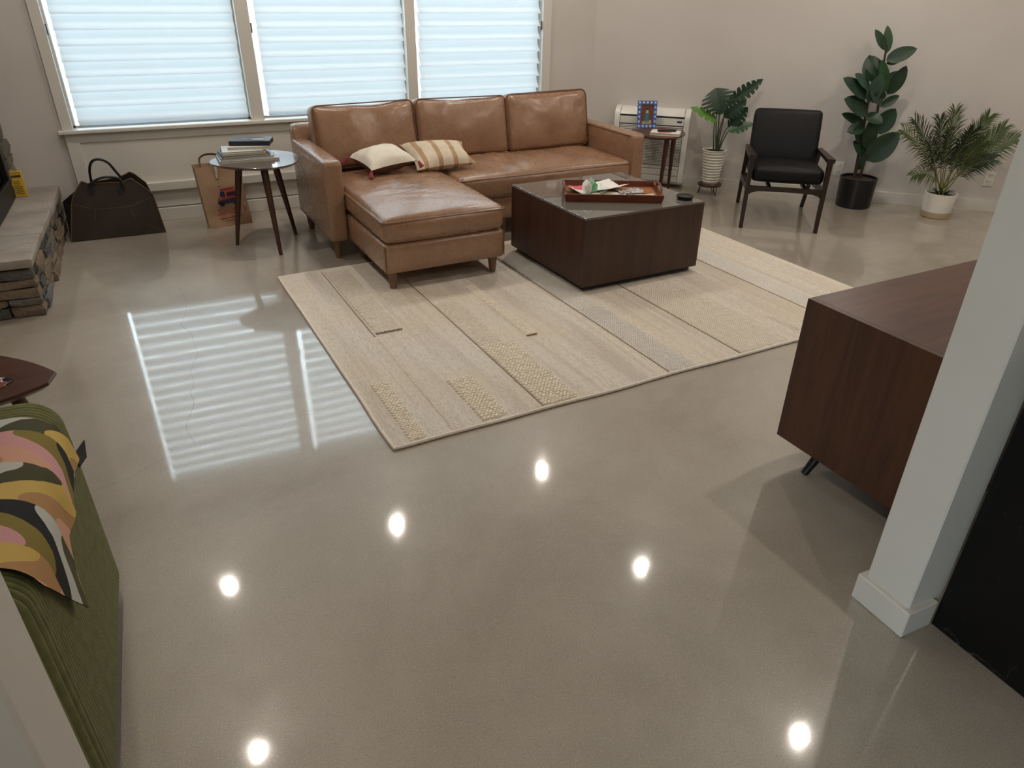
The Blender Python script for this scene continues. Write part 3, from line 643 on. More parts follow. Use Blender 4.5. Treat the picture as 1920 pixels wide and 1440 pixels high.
cs = thing('drink_coaster', 'round black lidded dish near the table corner', 'dish', (2.735, 3.408, TT))
MB().lathe([(.040, 0), (.046, .003), (.046, .010), (.041, .011), (.039, .0085)], 32).ob('lower_disc', 'black_plastic', cs)
MB().lathe([(.048, .0125), (.051, .015), (.051, .021), (.046, .022), (.044, .0185)], 32).lathe([(.02, .0108), (.02, .0126)], 16).ob('upper_disc', 'black_plastic', cs)

# ================================================================ side tables
def pick(r, n=48, p=.16, ph=0.0, sx=1.0):           # rounded triangle
    o = []
    for k in range(n):
        a = 2*PI*k/n; q = r*(1+p*math.cos(3*(a-ph))); o.append((q*math.cos(a)*sx, q*math.sin(a)))
    return o
def pick_sharp(r, ph, n=16):                          # three bowed sides meeting in blunt points
    cs = [(r*1.2*math.cos(ph+k*2*PI/3), r*1.2*math.sin(ph+k*2*PI/3)) for k in range(3)]; o = []
    for k in range(3):
        (ax, ay), (bx_, by_) = cs[k], cs[(k+1) % 3]; mx_, my_ = (ax+bx_)/2*1.62, (ay+by_)/2*1.62
        for i in range(1, n):
            q = .03+.94*i/n; o.append((ax*(1-q)**2+mx_*2*q*(1-q)+bx_*q*q, ay*(1-q)**2+my_*2*q*(1-q)+by_*q*q))
    return o
def side_table(loc, rz, r, h, th, top_mat, leg_mat, label, legs, ph, p=.13, leg_r=.017):
    t_ = thing('side_table', label, 'side table', (loc[0], loc[1], 0), rz, 'three-legged side tables')
    poly = pick(r, 64, p, ph) if p < .15 else pick_sharp(r, ph); b = MB(); n = len(poly); rings = [(.90, h-th), (1.0, h-th*.35), (1.0, h-.002), (.992, h)]
    vs = [(x*s, y*s, z) for s, z in rings for x, y in poly]
    b.add(vs, [(i*n+k, i*n+(k+1) % n, (i+1)*n+(k+1) % n, (i+1)*n+k) for i in range(3) for k in range(n)] + [tuple(reversed(range(n))), tuple(3*n+k for k in range(n))])
    b.ob('tabletop', top_mat, t_, ang=.5)
    for (tx, ty), (bx, by) in legs: MB().tube([(bx, by, 0), (bx+(tx-bx)*.97, by+(ty-by)*.97, (h-th)*.97), (tx, ty, h-th+.002)], [leg_r*.62, leg_r*1.25, leg_r*1.25], 14).ob('leg', leg_mat, t_)
    return t_
LT = (.497, 4.935); lg = [(.285, 4.968), (.52, 4.645), (.688, 5.056)]
side_table(LT, 0, .272, .552, .022, 'slate_top', 'walnut_v', 'walnut side table with magazines beside the chaise arm', [((LT[0]*.45+x*.55-LT[0], LT[1]*.45+y*.55-LT[1]), (x-LT[0], y-LT[1])) for x, y in lg], math.radians(172), .07, .019)
RT = (3.665, 5.02); rl = [(3.885, 5.09), (3.565, 5.21), (3.585, 4.81)]
side_table(RT, 0, .232, .512, .020, 'walnut', 'walnut_v', 'dark walnut side table at the right sofa arm holding the picture frame', [((x*.75+RT[0]*.25-RT[0]+.02, y*.75+RT[1]*.25-RT[1]-.03), (x-RT[0], y-RT[1])) for x, y in rl], .3, .05)
GT = (-.712, 2.325)
side_table(GT, 0, .245, .50, .026, 'walnut', 'walnut_v', 'pointed walnut side table beyond the green corduroy chair', [((.55*math.cos(a)*.25, .55*math.sin(a)*.25), (.23*math.cos(a), .23*math.sin(a))) for a in (math.radians(-8), math.radians(112), math.radians(232))], math.radians(-12), .2)

# magazines on the left side table
def book(name, label, cat, p, rz, w, d, h, cover, group=None, pages='page_edge', z=0.0, tag_cat=True):
    t_ = thing(name, label, cat, (p[0], p[1], z), rz, group)
    MB().box(-w/2+.003, -d/2+.002, .0012, w/2-.002, d/2-.002, h-.0012).ob('pages', pages, t_, smooth=False)
    MB().box(-w/2, -d/2, 0, w/2, d/2, .0014).box(-w/2, -d/2, h-.0014, w/2, d/2, h).box(-w/2, -d/2, 0, -w/2+.002, d/2, h).ob('cover', cover, t_, smooth=False)
    return t_
zb = .552
for i, (w, d, h, dx, dy, rz, cv, lb) in enumerate(((.365, .235, .014, -.012, .0, .01, 'paper_blue', 'lowest and widest magazine of the stack on the walnut table'),
        (.325, .225, .012, -.022, .004, .03, 'cover_grey', 'grey covered magazine second from the bottom of the stack'),
        (.290, .215, .012, -.030, .002, .06, 'cover_dark', 'slate covered magazine third from the bottom of the stack'),
        (.262, .210, .012, -.034, .006, -.02, 'paper_cream', 'cream covered magazine fourth from the bottom of the stack'),
        (.250, .212, .010, -.038, .012, -.05, 'paper_blue', 'pale blue magazine under the white book of the stack'),
        (.245, .165, .018, .010, .022, -.20, 'paper', 'white paperback right under the navy box'))):
    book('magazine' if i < 5 else 'paperback_book', lb, 'magazine' if i < 5 else 'book', (.455+dx, 4.985+dy), rz, w, d, h, cv, 'stack on the walnut side table', z=zb+.0004); zb += h+.0006
bx = thing('gift_box', 'flat navy box with silver oval print on top of the magazine stack', 'box', (.485, 5.02, zb+.0005), -.31)
MB().box(-.125, -.075, 0, .125, .075, .030, .002, 1).ob('carton', 'box_navy', bx, smooth=False)
MB().prism([(.045+.042*math.cos(a*PI/16), -.008+.016*math.sin(a*PI/16)) for a in range(32)], .0301, .0306).ob('oval_print', 'silver', bx, smooth=False)
MB().tube([(-.052, -.006, .0304), (-.04, .002, .0304), (-.034, .012, .0304), (-.03, .0, .0304), (-.022, -.002, .0304), (-.012, .006, .0304), (.0, .0, .0304)], .0022, 6, flat=.25).ob('script_print', 'silver', bx)
# picture frame, book and pen on the right side table
RZ = .512
a0, a1 = G(1194, 240, RZ), G(1229, 240, RZ); fx = (a1-a0).normalized()
fr = thing('picture_frame', 'blue glazed picture frame with white dots on the dark side table', 'picture frame', tuple((a0+a1)/2), math.atan2(fx.y, fx.x))
FW, FH = (a1-a0).length*1.02, .215
TI = Matrix.Rotation(-.16, 4, 'X'); b = MB().box(-FW/2, -.006, 0, FW/2, .008, .030).box(-FW/2, -.006, FH-.030, FW/2, .008, FH).box(-FW/2, -.006, .03, -FW/2+.030, .008, FH-.03).box(FW/2-.030, -.006, .03, FW/2, .008, FH-.03)
b.xf(TI).ob('frame_border', 'frame_blue', fr, smooth=False)
for i in range(5):
    for z in (.015, FH-.015): MB().box(-.008, -.0085, -.008, .008, -.005, .008, .003, 2).xf(TI @ Matrix.Translation((-FW/2+.016+i*(FW-.032)/4, 0, z))).ob('white_tile', 'frame_white', fr)
for i in range(4):
    for x in (-FW/2+.014, FW/2-.014): MB().box(-.007, -.0085, -.008, .007, -.005, .008, .003, 2).xf(TI @ Matrix.Translation((x, 0, .052+i*(FH-.104)/3))).ob('white_tile', 'frame_white', fr)
ph = MB().box(-FW/2+.03, 0, .03, FW/2-.03, .003, FH-.03).xf(TI).ob('photo', 'photo_bg', fr, smooth=False)
def flat(pts, mat, nm, y=-.0012): MB().slab([(x, y, z) for x, z in pts], (0, .0012, 0)).xf(TI).ob(nm, mat, ph, smooth=False)
flat([(-.040, .032), (.040, .032), (.040, .062), (-.040, .055)], 'photo_floor', 'printed_floor')
flat([(-.018, .060), (-.008, .040), (-.004, .042), (.002, .085), (.010, .042), (.015, .044), (.016, .09), (.014, .118), (-.012, .118), (-.014, .085)], 'photo_teal', 'printed_trousers', -.0024)
flat([(-.012, .118), (.013, .118), (.010, .142), (-.008, .142)], 'photo_skin', 'printed_top', -.0024)
flat([(-.005, .142), (.007, .142), (.008, .157), (-.006, .157)], 'photo_dark', 'printed_hair', -.0024)
MB().hexa([(-.02, .008, .0), (.02, .008, .0), (.02, .07, .0), (-.02, .07, .0), (-.02, .022, .11), (.02, .022, .11), (.02, .030, .11), (-.02, .030, .11)]).ob('easel_back', 'frame_blue', fr, smooth=False)
bk = book('hardcover_book', 'pale hardcover book lying on the dark side table', 'book', (3.672, 4.925), -.62, .235, .165, .020, 'paper', z=RZ+.0004)
bk.rotation_euler = (0, 0, -.75)
MB().box(-.05, -.06, .0201, .05, -.02, .0206).ob('cover_print', 'pink', bk, smooth=False)
pen = thing('marker_pen', 'thick black pen lying across the pale hardcover book', 'pen', (3.672, 4.915, RZ+.0205+.009), -.45)
MB().tube([(-.075, 0, 0), (-.07, 0, 0), (.03, 0, 0)], [.006, .009, .009], 12).ob('barrel', 'black_plastic', pen); MB().tube([(.03, 0, 0), (.07, 0, 0), (.078, 0, 0)], [.0095, .0095, .006], 12).ob('cap', 'black_plastic', pen)
# zine on the far left table
p0, p1, p2 = G(37, 719, .501), G(0, 741, .501), G(3, 709, .501)
zd = (p0-p1).normalized()
zn = book('magazine', 'black white and red magazine on the pointed side table', 'magazine', (p0.x-.105, p0.y-.005), math.atan2(zd.y, zd.x)-.0, .15, .10, .008, 'zine', z=.5004)

# ================================================================ along the angled wall
def wall_frame(p, out, z):                            # point p of the angled wall, moved out into the room
    q = Vector((p[0], p[1], 0)); base = Vector((CX, WY, 0)); s_ = (q-base).dot(TR); c_ = base + TR*s_ - NR*out
    return (c_.x, c_.y, z)
WA = math.atan2(TR.y, TR.x)
ac = thing('floor_air_conditioner', 'white floor standing heat pump unit against the angled wall', 'air conditioner', wall_frame((3.80, 5.31), 0, .035), WA)
AWd, AH, AD = .640, .615, .14                          # local x along the wall, -y into the room
prof = [(0, 0), (-AD+.015, 0), (-AD, .02), (-AD, AH-.10), (-AD+.006, AH-.055), (-AD+.025, AH-.022), (-AD+.055, AH-.004), (-AD+.075, AH), (0, AH)]
def sideprof(x0, x1, pr, mat, nm): MB().slab([(x0, y, z) for y, z in pr], (x1-x0, 0, 0)).ob(nm, mat, ac, ang=.6)
sideprof(-AWd/2, -AWd/2+.045, prof, 'white_plastic', 'side_cheek'); sideprof(AWd/2-.045, AWd/2, prof, 'white_plastic', 'side_cheek')
MB().box(-AWd/2+.045, -AD+.022, .0, AWd/2-.045, 0, AH-.03).ob('body', 'white_plastic', ac, smooth=False)
sideprof(-AWd/2+.050, AWd/2-.050, [(-AD+.03, AH-.06), (-AD+.004, AH-.052), (-AD+.024, AH-.020), (-AD+.055, AH-.004), (-AD+.075, AH-.001), (0, AH-.001), (0, AH-.06)], 'white_plastic', 'top_flap')
MB().box(-AWd/2+.046, -AD+.006, AH-.066, AWd/2-.046, -AD+.03, AH-.060).ob('air_slot', 'dark_slot', ac, smooth=False)
MB().box(-AWd/2+.048, -AD+.003, AH-.125, AWd/2-.048, -AD+.03, AH-.068, .002, 1).ob('front_band', 'white_plastic', ac, smooth=False)
MB().box(AWd/2-.105, -AD+.0015, AH-.100, AWd/2-.065, -AD+.004, AH-.086).ob('display', 'dark_slot', ac, smooth=False)
sl_me = MB().box(-AWd/2+.05, -.006, 0, AWd/2-.05, .008, .0085, .002, 1).mesh('louver', 'white_plastic')
MB().box(-AWd/2+.048, -AD+.018, .155, AWd/2-.048, -AD+.026, AH-.128).ob('grille_back', 'dark_slot', ac, smooth=False)
for i in range(25): o = put('louver', sl_me, ac); o.location = (0, -AD+.011, .160+i*.0130)
MB().box(-AWd/2+.048, -AD+.003, .020, AWd/2-.048, -AD+.024, .068, .003, 1).ob('lower_panel', 'white_plastic', ac, smooth=False)
MB().box(-AWd/2+.048, -AD+.003, .072, AWd/2-.048, -AD+.024, .122, .003, 1).ob('lower_panel', 'white_plastic', ac, smooth=False)
MB().box(-AWd/2+.048, -AD+.003, .126, AWd/2-.048, -AD+.024, .150, .003, 1).ob('lower_panel', 'white_plastic', ac, smooth=False)
rm = thing('remote_control', 'white remote control lying on top of the heat pump unit', 'remote', wall_frame((3.735, 5.37), .045, .035+AH+.0005), WA)
MB().box(-.065, -.022, 0, .065, .022, .018, .006, 2).ob('case', 'white_plastic', rm); MB().box(-.05, -.014, .0175, -.015, .014, .0185).ob('screen', 'cover_grey', rm, smooth=False)
def outlet(p, z, lb):
    t_ = thing('wall_outlet', lb, 'outlet', wall_frame(p, 0, z), WA, 'wall outlets')
    MB().box(-.036, -.006, -.058, .036, -.0005, .058, .003, 2).ob('cover_plate', 'white_plastic', t_)
    for s in (-1, 1):
        r_ = MB().box(-.016, -.0085, s*.026-.014, .016, -.005, s*.026+.014, .004, 2).ob('receptacle', 'white_plastic', t_)
        for x in (-.007, .007): MB().box(x-.0015, -.0092, s*.026-.003, x+.0015, -.008, s*.026+.007).ob('slot', 'dark_slot', r_, smooth=False)
outlet((5.048, 4.343), .247, 'white wall outlet between the dark armchair and the rubber plant')
outlet((5.876, 3.59), .255, 'white wall outlet right of the potted palm')

# ---------------------------------------------------------------- leaves
def leaf_mesh(L, W, mat, droop=.12, fold=.12, tipp=1.0, n=10, wav=0.0):
    vs = []; fs = []; prof = []
    for i in range(n+1):
        s = i/n; w = W/2*math.sin(PI*min(1, s**.92))**.62*(1-.12*s) if 0 < i < n else .0008
        z = -droop*L*s*s
        for j, q in enumerate((-1, -.5, 0, .5, 1)):
            vs.append((s*L, q*w, z + abs(q)*fold*w*2 + wav*math.sin(s*18+q*2)*abs(q)))
    for i in range(n):
        for j in range(4): a = i*5+j; fs.append((a, a+1, a+6, a+5))
    return MB().add(vs, fs).mesh('leaf', mat, True, 3)
def place_leaf(parent, base, tip, W, mat, up=(0, 0, 1), droop=.1, fold=.12, me=None, name='leaf'):
    base, tip = Vector(base), Vector(tip); L = (tip-base).length
    o = put(name, me or leaf_mesh(L, W, mat, droop, fold), parent)
    o.matrix_world = Matrix.Translation(Vector((0, 0, 0))) @ axis_m(base, tip-base, up); 
    o.matrix_parent_inverse = parent.matrix_basis.inverted(); return o
VH = Vector((C_F.x, C_F.y, 0)).normalized()           # horizontal viewing direction
# rubber plant
rp = thing('rubber_plant', 'tall dark green rubber plant in a matte black pot', 'plant', (5.02, 4.10, 0))
MB().lathe([(.125, 0), (.132, .006), (.142, .226), (.142, .232), (.132, .232), (.131, .212)], 40, cap_t=False).ob('pot', 'black_plastic', rp)
MB().lathe([(.0, .219), (.06, .222), (.132, .214)], 24, cap_b=False, cap_t=False).ob('soil', 'soil', rp)
RC = Vector((5.02, 4.10, 0))
def rpx(x, y, d=0.0): return GP(1570+x*.25, 40+y*.25, RC+VH*d, VH)
inv = Matrix.Translation(-RC)
for pts, r0 in (([(130, 1170), (160, 1000), (195, 800), (215, 690), (240, 560), (262, 450)], .013), ([(168, 1172), (215, 1010), (275, 830), (312, 610), (335, 430), (352, 290), (372, 180)], .011)):
    MB().tube([rpx(*p) for p in pts], [r0*(1-.5*i/len(pts)) for i in range(len(pts))], 8).xf(inv).ob('stem', 'bark', rp)
for k, (b0, t0, w, mt, db, dt, tw) in enumerate((((370, 240), (385, 40), 55, 'leaf_mid', 0, .02, .1), ((362, 215), (295, 70), 45, 'leaf_dark', 0, .0, -.3), ((365, 290), (585, 208), 72, 'leaf_dark', 0, -.08, .5), ((370, 320), (505, 225), 60, 'leaf_dark', 0, .06, .3),
        ((275, 455), (250, 262), 150, 'leaf_dark', .01, .05, 0), ((225, 575), (72, 428), 105, 'leaf_dark', 0, -.06, .3), ((240, 505), (150, 395), 62, 'leaf_grey', 0, -.03, .4), ((350, 545), (350, 305), 66, 'leaf_mid', -.02, -.06, .0), ((375, 550), (517, 350), 80, 'leaf_dark', 0, -.05, .2),
        ((345, 440), (470, 378), 36, 'leaf_dark', .02, .08, .7), ((235, 610), (332, 408), 85, 'leaf_grey', -.02, -.07, .1), ((318, 640), (465, 560), 48, 'leaf_dark', 0, .03, .6), ((230, 690), (78, 583), 125, 'leaf_dark', 0, -.08, .2), ((335, 610), (262, 515), 75, 'leaf_dark', -.02, -.06, 0),
        ((205, 780), (50, 690), 62, 'leaf_dark', 0, .02, .4), ((200, 790), (88, 822), 70, 'leaf_dark', 0, -.07, -.2), ((212, 700), (335, 752), 72, 'leaf_dark', 0, -.08, .2), ((278, 840), (432, 668), 125, 'leaf_dark', 0, -.04, .1), ((185, 900), (150, 800), 78, 'leaf_dark', 0, -.05, 0),
        ((228, 960), (258, 755), 85, 'leaf_dark', -.01, -.06, 0), ((215, 1045), (452, 850), 155, 'leaf_dark', 0, -.10, .1), ((210, 1015), (135, 905), 72, 'leaf_dark', 0, -.04, .2), ((160, 1115), (200, 1010), 40, 'leaf_dark', 0, -.03, 0), ((300, 610), (320, 530), 80, 'leaf_dark', -.01, -.05, 0))):
    B, T = rpx(*b0, db), rpx(*t0, dt); pxm = (RC-CAM).dot(C_F)/FPX*.25
    up = (-VH*1.0 + Vector((0, 0, .55)) + C_R*tw).normalized()
    T = T+(T-B)*.06; place_leaf(rp, B, T, w*pxm*(1.38 if w < 100 else 1.12), mt, up, .08, .08)
# monstera in a ribbed pot on a little stand
MC = Vector((4.15, 4.865, 0))
st = thing('plant_stand', 'small round walnut plant stand with thin wire legs', 'plant stand', tuple(MC))
MB().lathe([(.094, .072), (.099, .076), (.099, .089), (.096, .092)], 36).ob('disc', 'walnut', st)
for k in range(3):
    a = .5+k*2*PI/3; d = Vector((math.cos(a), math.sin(a), 0)); sd_ = Vector((-d.y, d.x, 0))
    MB().tube([d*.075+sd_*.018+Vector((0, 0, .073)), d*.090+sd_*.004+Vector((0, 0, .003)), d*.090-sd_*.004+Vector((0, 0, .003)), d*.075-sd_*.018+Vector((0, 0, .073))], .0028, 6).ob('hairpin_leg', 'black_metal', st)
mo = thing('monstera_plant', 'monstera with split leaves in a white ribbed pot on the little stand', 'plant', (MC.x, MC.y, .0925))
pr = [(.060, 0), (.064, .004)]; nr = 11
for i in range(nr):
    z0 = .006+i*.0238; r0 = .066+.030*(i/nr)
    pr += [(r0-.009, z0), (r0-.001, z0+.005), (r0+.0025, z0+.012), (r0+.001, z0+.018), (r0-.007, z0+.0225)]
pr += [(.095, .268), (.099, .272), (.099, .279), (.092, .279), (.091, .262)]
MB().lathe(pr, 40, cap_t=False).ob('ribbed_pot', 'ceramic', mo); MB().lathe([(0, .268), (.092, .264)], 20, cap_b=False, cap_t=False).ob('soil', 'soil', mo)
MO = Vector((MC.x, MC.y, .0925))
def mpx(x, y, d=0.0): return GP(1280+x*.1805, 120+y*.1805, MC+VH*d, VH)
def monstera_mesh(L, W, mat, lobes=6, split=.5, droop=.15, fold=.1):
    b = MB()
    def P(s, q, z=0): return (s*L, q*W/2, -droop*L*s*s + abs(q)*fold*W/2 + z)
    b.add([P(0, -.02), P(0, .02), P(1, .0)], [(0, 1, 2)])
    out = lambda s: math.sin(PI*min(1, (s+.10)/1.10)**.8)**.7
    for sg in (-1, 1):
        inner = []; N = lobes*4
        for i in range(lobes):
            s0, s1 = -.06+1.04*i/lobes, -.06+1.04*(i+1)/lobes
            g = .22*(s1-s0)
            for k in range(3):                        # strip from the midrib to the margin, narrowing into a finger
                q0, q1 = (0, split*.75, 1.0, 1.05)[k], (split*.75, 1.0, 1.05)[k] if k < 2 else 1.06
                if k == 2: break
                e0 = 0 if k == 0 else 0; e1 = 0 if k == 0 else g
                def pt(s, q):
                    ss = s + .16*q*(.7-s); return P(max(-.14, ss), sg*q*out(max(0.0, s*.96+.02)))
                b.add([pt(s0+e0, q0), pt(s1-e0, q0), pt(s1-e1, q1), pt(s0+e1, q1)], [(0, 1, 2, 3)])
    return b.mesh('leaf', mat, True, 3)
stems = [((340, 900), (385, 600), (400, 400), (345, 270)), ((320, 895), (325, 720), (318, 600), (348, 588)), ((362, 898), (400, 640), (440, 520), (478, 400)), ((355, 898), (370, 660), (420, 560), (435, 540)), ((370, 898), (410, 740), (455, 660), (482, 640)), ((375, 898), (430, 770), (468, 700), (480, 690)), ((345, 898), (345, 640), (350, 520), (352, 470))]
for s_ in stems:
    a, b_, c_, d_ = [mpx(*q, .02*(i-1)) for i, q in enumerate(s_)]; pts = []
    for k in range(9):
        u = k/8; pts.append(a*(1-u)**3+b_*3*u*(1-u)**2+c_*3*u*u*(1-u)+d_*u**3)
    MB().tube(pts, [.0062-.0004*k for k in range(9)], 6).xf(Matrix.Translation(-MO)).ob('stem', 'stem', mo)
pxm = (MC-CAM).dot(C_F)/FPX*.1805
for b0, t0, w, mt, db, dt, lobes, tw, up_ in (((345, 265), (408, 525), 290, 'leaf_dark', .02, -.05, 6, 0, .35), ((350, 590), (108, 428), 105, 'leaf_bright', 0, -.06, 4, .2, .8), ((478, 405), (852, 155), 125, 'leaf_dark', .0, -.04, 7, .3, .4),
        ((435, 545), (660, 385), 135, 'leaf_dark', .02, -.06, 6, .2, .5), ((482, 645), (682, 455), 135, 'leaf_dark', .02, -.04, 6, .3, .5), ((480, 692), (742, 600), 115, 'leaf_mid', .0, -.02, 5, -.4, .7)):
    B, T = mpx(*b0, db), mpx(*t0, dt); up = (-VH + Vector((0, 0, up_)) + C_R*tw).normalized()
    place_leaf(mo, B, T, 0, mt, up, me=monstera_mesh((T-B).length, w*pxm*1.18, mt, lobes))
# palm
PC = Vector((5.385, 3.618, 0))
pa = thing('potted_palm', 'feathery palm in a white pot with bare clay base', 'plant', tuple(PC))
MB().lathe([(.100, .042), (.104, .046), (.114, .180), (.114, .186), (.105, .186), (.104, .160)], 40, cap_b=False, cap_t=False).ob('pot', 'ceramic', pa)
MB().lathe([(.098, 0), (.102, .004), (.1045, .044), (.100, .046)], 40).ob('clay_base', 'tan_base', pa)
MB().lathe([(0, .172), (.104, .164)], 20, cap_b=False, cap_t=False).ob('soil', 'soil', pa)
def ppx(u, v, d=0.0): return GP(u, v, PC+VH*d, VH)
NV_ = (-VH*.85 + Vector((0, 0, .55))).normalized()
for k, (u, v, d, lift, lf, mt) in enumerate(((1694, 246, -.05, .12, .15, 'palm'), (1716, 228, .06, .10, .15, 'palm_dark'), (1762, 226, .10, .06, .15, 'palm_dark'), (1790, 210, .06, .02, .16, 'palm'), (1852, 222, .06, .05, .16, 'palm'), (1905, 262, -.04, .14, .15, 'palm'), (1860, 300, -.12, .11, .12, 'palm_dark'), (1712, 330, -.16, .14, .12, 'palm'), (1776, 250, -.14, .08, .15, 'palm_dark'), (1822, 248, -.10, .10, .15, 'palm_dark'), (1740, 266, -.14, .10, .14, 'palm_dark'), (1882, 240, .06, .08, .14, 'palm'), (1800, 275, -.18, .12, .12, 'palm_dark'), (1842, 268, -.14, .12, .13, 'palm'))):
    A = PC + Vector((R.uniform(-.03, .03), R.uniform(-.03, .03), .168)); T = ppx(u, v, d); mid = A*.45+T*.55+Vector((0, 0, lift)); pts = []
    for i in range(17):
        q = i/16; pts.append(A*(1-q)**2+mid*2*q*(1-q)+T*q*q)
    f = MB().tube(pts, [.0045*(1-.75*i/16) for i in range(17)], 6).xf(Matrix.Translation(-PC)).ob('frond', 'palm_stem', pa)
    lb = MB(); N = 27
    for i in range(N):
        q = .34+.66*i/(N-1); x = q*16; i0 = min(15, int(x)); p = pts[i0].lerp(pts[i0+1], x-i0); dr = (pts[min(16, i0+1)]-pts[max(0, i0-1)]).normalized()
        sd_ = dr.cross(NV_).normalized(); upv = sd_.cross(dr).normalized()
        Lf = lf*1.05*math.sin(PI*(.25+.60*(q-.34)/.66))**.6*R.uniform(.85, 1.1)
        for s_ in (-1, 1):
            ang = 1.05-.60*(q-.34)/.66; dd = (dr*math.cos(ang)+sd_*s_*math.sin(ang)+upv*R.uniform(.0, .35)).normalized(); w = upv.cross(dd).normalized()*.0042
            e = p+dd*Lf*.5+Vector((0, 0, .006)); g = p+dd*Lf-Vector((0, 0, Lf*.18))
            lb.add([p-w*.6, p+w*.6, e+w, e-w, g], [(0, 1, 2, 3), (3, 2, 4)])
    o = lb.xf(Matrix.Translation(-PC)).ob('leaflets', mt, f, ang=3); o['kind'] = 'stuff'
for k in range(9):
    a = 2*PI*k/9+.2; MB().tube([(.02*math.cos(a), .02*math.sin(a), .165), (.05*math.cos(a), .05*math.sin(a), .20), (.09*math.cos(a), .09*math.sin(a), .205)], [.006, .005, .001], 5).ob('sheath', 'palm_dark', pa)

# ---------------------------------------------------------------- dark armchair
fx_, fy_ = Vector((.815, -.579, 0)), Vector((.579, .815, 0))
ch = thing('accent_armchair', 'black leather armchair with open espresso wood frame by the plants', 'armchair', (3.944, 3.809, 0), math.radians(-38.0))
HW = .262
def bar(p, q, a, b_, nm, mat='chair_wood'):
    """straight bar with rectangular ends: a = half sizes (x, y) at p, b_ at q"""
    p, q = Vector(p), Vector(q); r = []
    for c_, s in ((p, a), (q, b_)): r += [c_+Vector((-s[0], -s[1], 0)), c_+Vector((s[0], -s[1], 0)), c_+Vector((s[0], s[1], 0)), c_+Vector((-s[0], s[1], 0))]
    return MB().hexa(r).ob(nm, mat, ch, smooth=False)
for s in (-1, 1):
    bar((s*HW, 0, 0), (s*HW, .012, .50), (.013, .015), (.016, .024), 'front_leg')
    bar((s*(HW-.01), .735, 0), (s*HW, .50, .50), (.013, .015), (.015, .022), 'rear_leg')
    b = MB().hexa([(s*HW-.026, -.02, .500), (s*HW+.026, -.02, .500), (s*HW+.018, .53, .478), (s*HW-.018, .53, .478), (s*HW-.026, -.02, .526), (s*HW+.026, -.02, .526), (s*HW+.018, .53, .503), (s*HW-.018, .53, .503)]); b.ob('armrest', 'chair_wood', ch, smooth=False)
    MB().hexa([(s*HW-.011, .01, .27), (s*HW+.011, .01, .27), (s*HW+.011, .60, .225), (s*HW-.011, .60, .225), (s*HW-.011, .01, .315), (s*HW+.011, .01, .315), (s*HW+.011, .60, .265), (s*HW-.011, .60, .265)]).ob('side_rail', 'chair_wood', ch, smooth=False)
top = [(-HW, .312), (HW, .312)]; low = [(HW, .235), (HW-.035, .262), (HW-.08, .274), (0, .278), (-HW+.08, .274), (-HW+.035, .262), (-HW, .235)]
MB().slab([(x, -.004, z) for x, z in [(-HW, .312), (-HW+.04, .308), (HW-.04, .308), (HW, .312)]+low], (0, .022, 0)).ob('front_rail', 'chair_wood', ch, smooth=False)
MB().box(-HW, .58, .235, HW, .60, .275).ob('rear_rail', 'chair_wood', ch, smooth=False)
for x in (-.10, .15): MB().box(x-.012, .02, .27, x+.012, .59, .29).ob('seat_slat', 'chair_wood', ch, smooth=False)
b = softbox(.492, .54, .098, .028, 20, (.022, .010, .004), None, 8); b.xf(Matrix.Translation((0, .285, .325)) @ Matrix.Rotation(-.06, 4, 'X')).ob('seat_cushion', 'black_leather', ch, ang=1.2)
b = softbox(.488, .10, .40, .03, 20, (.004, .018, .004), None, 14); b.xf(Matrix.Translation((0, .50, .372)) @ Matrix.Rotation(-.34, 4, 'X')).ob('backrest', 'black_leather', ch, ang=1.2)

# ================================================================ bags under the window
# log carrier: two waxed canvas panels with a trough between them
lc = thing('log_carrier', 'dark brown waxed canvas log carrier bag with black loop handles', 'bag', (-.434, 5.52, 0)); LC = Matrix.Translation((.434, -5.52, 0))
nf = Vector((0, 1, -.16)).normalized(); A0 = Vector((-.43, 5.445, 0))
def lcp(x, y): return GP(100+x*.1597, 230+y*.1597, A0, nf)
front = [lcp(*p) for p in ((215, 1408), (500, 1390), (900, 1345), (1322, 1288), (1240, 1050), (1165, 835), (1040, 740), (905, 655), (860, 672), (820, 702), (480, 712), (400, 715), (330, 688), (300, 740), (235, 850), (212, 960))]
front = [Vector((p.x, p.y, max(p.z, .004))) for p in front]
MB().slab(front, nf*.006).xf(LC).ob('front_panel', 'canvas', lc, smooth=False)
MB().tube([p - nf*.001 for p in front[3:]+front[:1]], .0042, 6).xf(LC).ob('binding', 'canvas_edge', lc)
A1 = Vector((-.43, 5.655, 0)); nb = Vector((0, 1, .22)).normalized()
def lcb(x, y): return GP(100+x*.1597, 230+y*.1597, A1, nb)
back = [lcb(*p) for p in ((110, 925), (270, 790), (480, 690), (760, 640), (805, 625), (895, 577), (950, 600), (1085, 705), (1150, 830), (1260, 1130))]
back = [Vector((p.x, p.y, max(.004, p.z))) for p in back] + [Vector((-.17, 5.655, .004)), Vector((-.74, 5.655, .004))]
MB().slab(back, -nb*.006).xf(LC).ob('back_panel', 'canvas', lc, smooth=False)
MB().tube([p + nb*-.003 for p in back[4:9]], .0042, 6).xf(LC).ob('binding', 'canvas_edge', lc)
MB().add([front[0], front[15], back[0], back[-1]], [(0, 1, 2, 3)]).xf(LC).ob('left_gusset', 'canvas_in', lc, smooth=False)
MB().add([front[0], front[3], back[-2], back[-1]], [(0, 1, 2, 3)]).xf(LC).ob('bottom_panel', 'canvas', lc, smooth=False)
MB().add([front[3], front[5], back[8], back[9], back[-2]], [(0, 1, 2, 3, 4)]).xf(LC).ob('right_gusset', 'canvas_in', lc, smooth=False)
def handle(pts, plane): return [plane(*p) for p in pts]
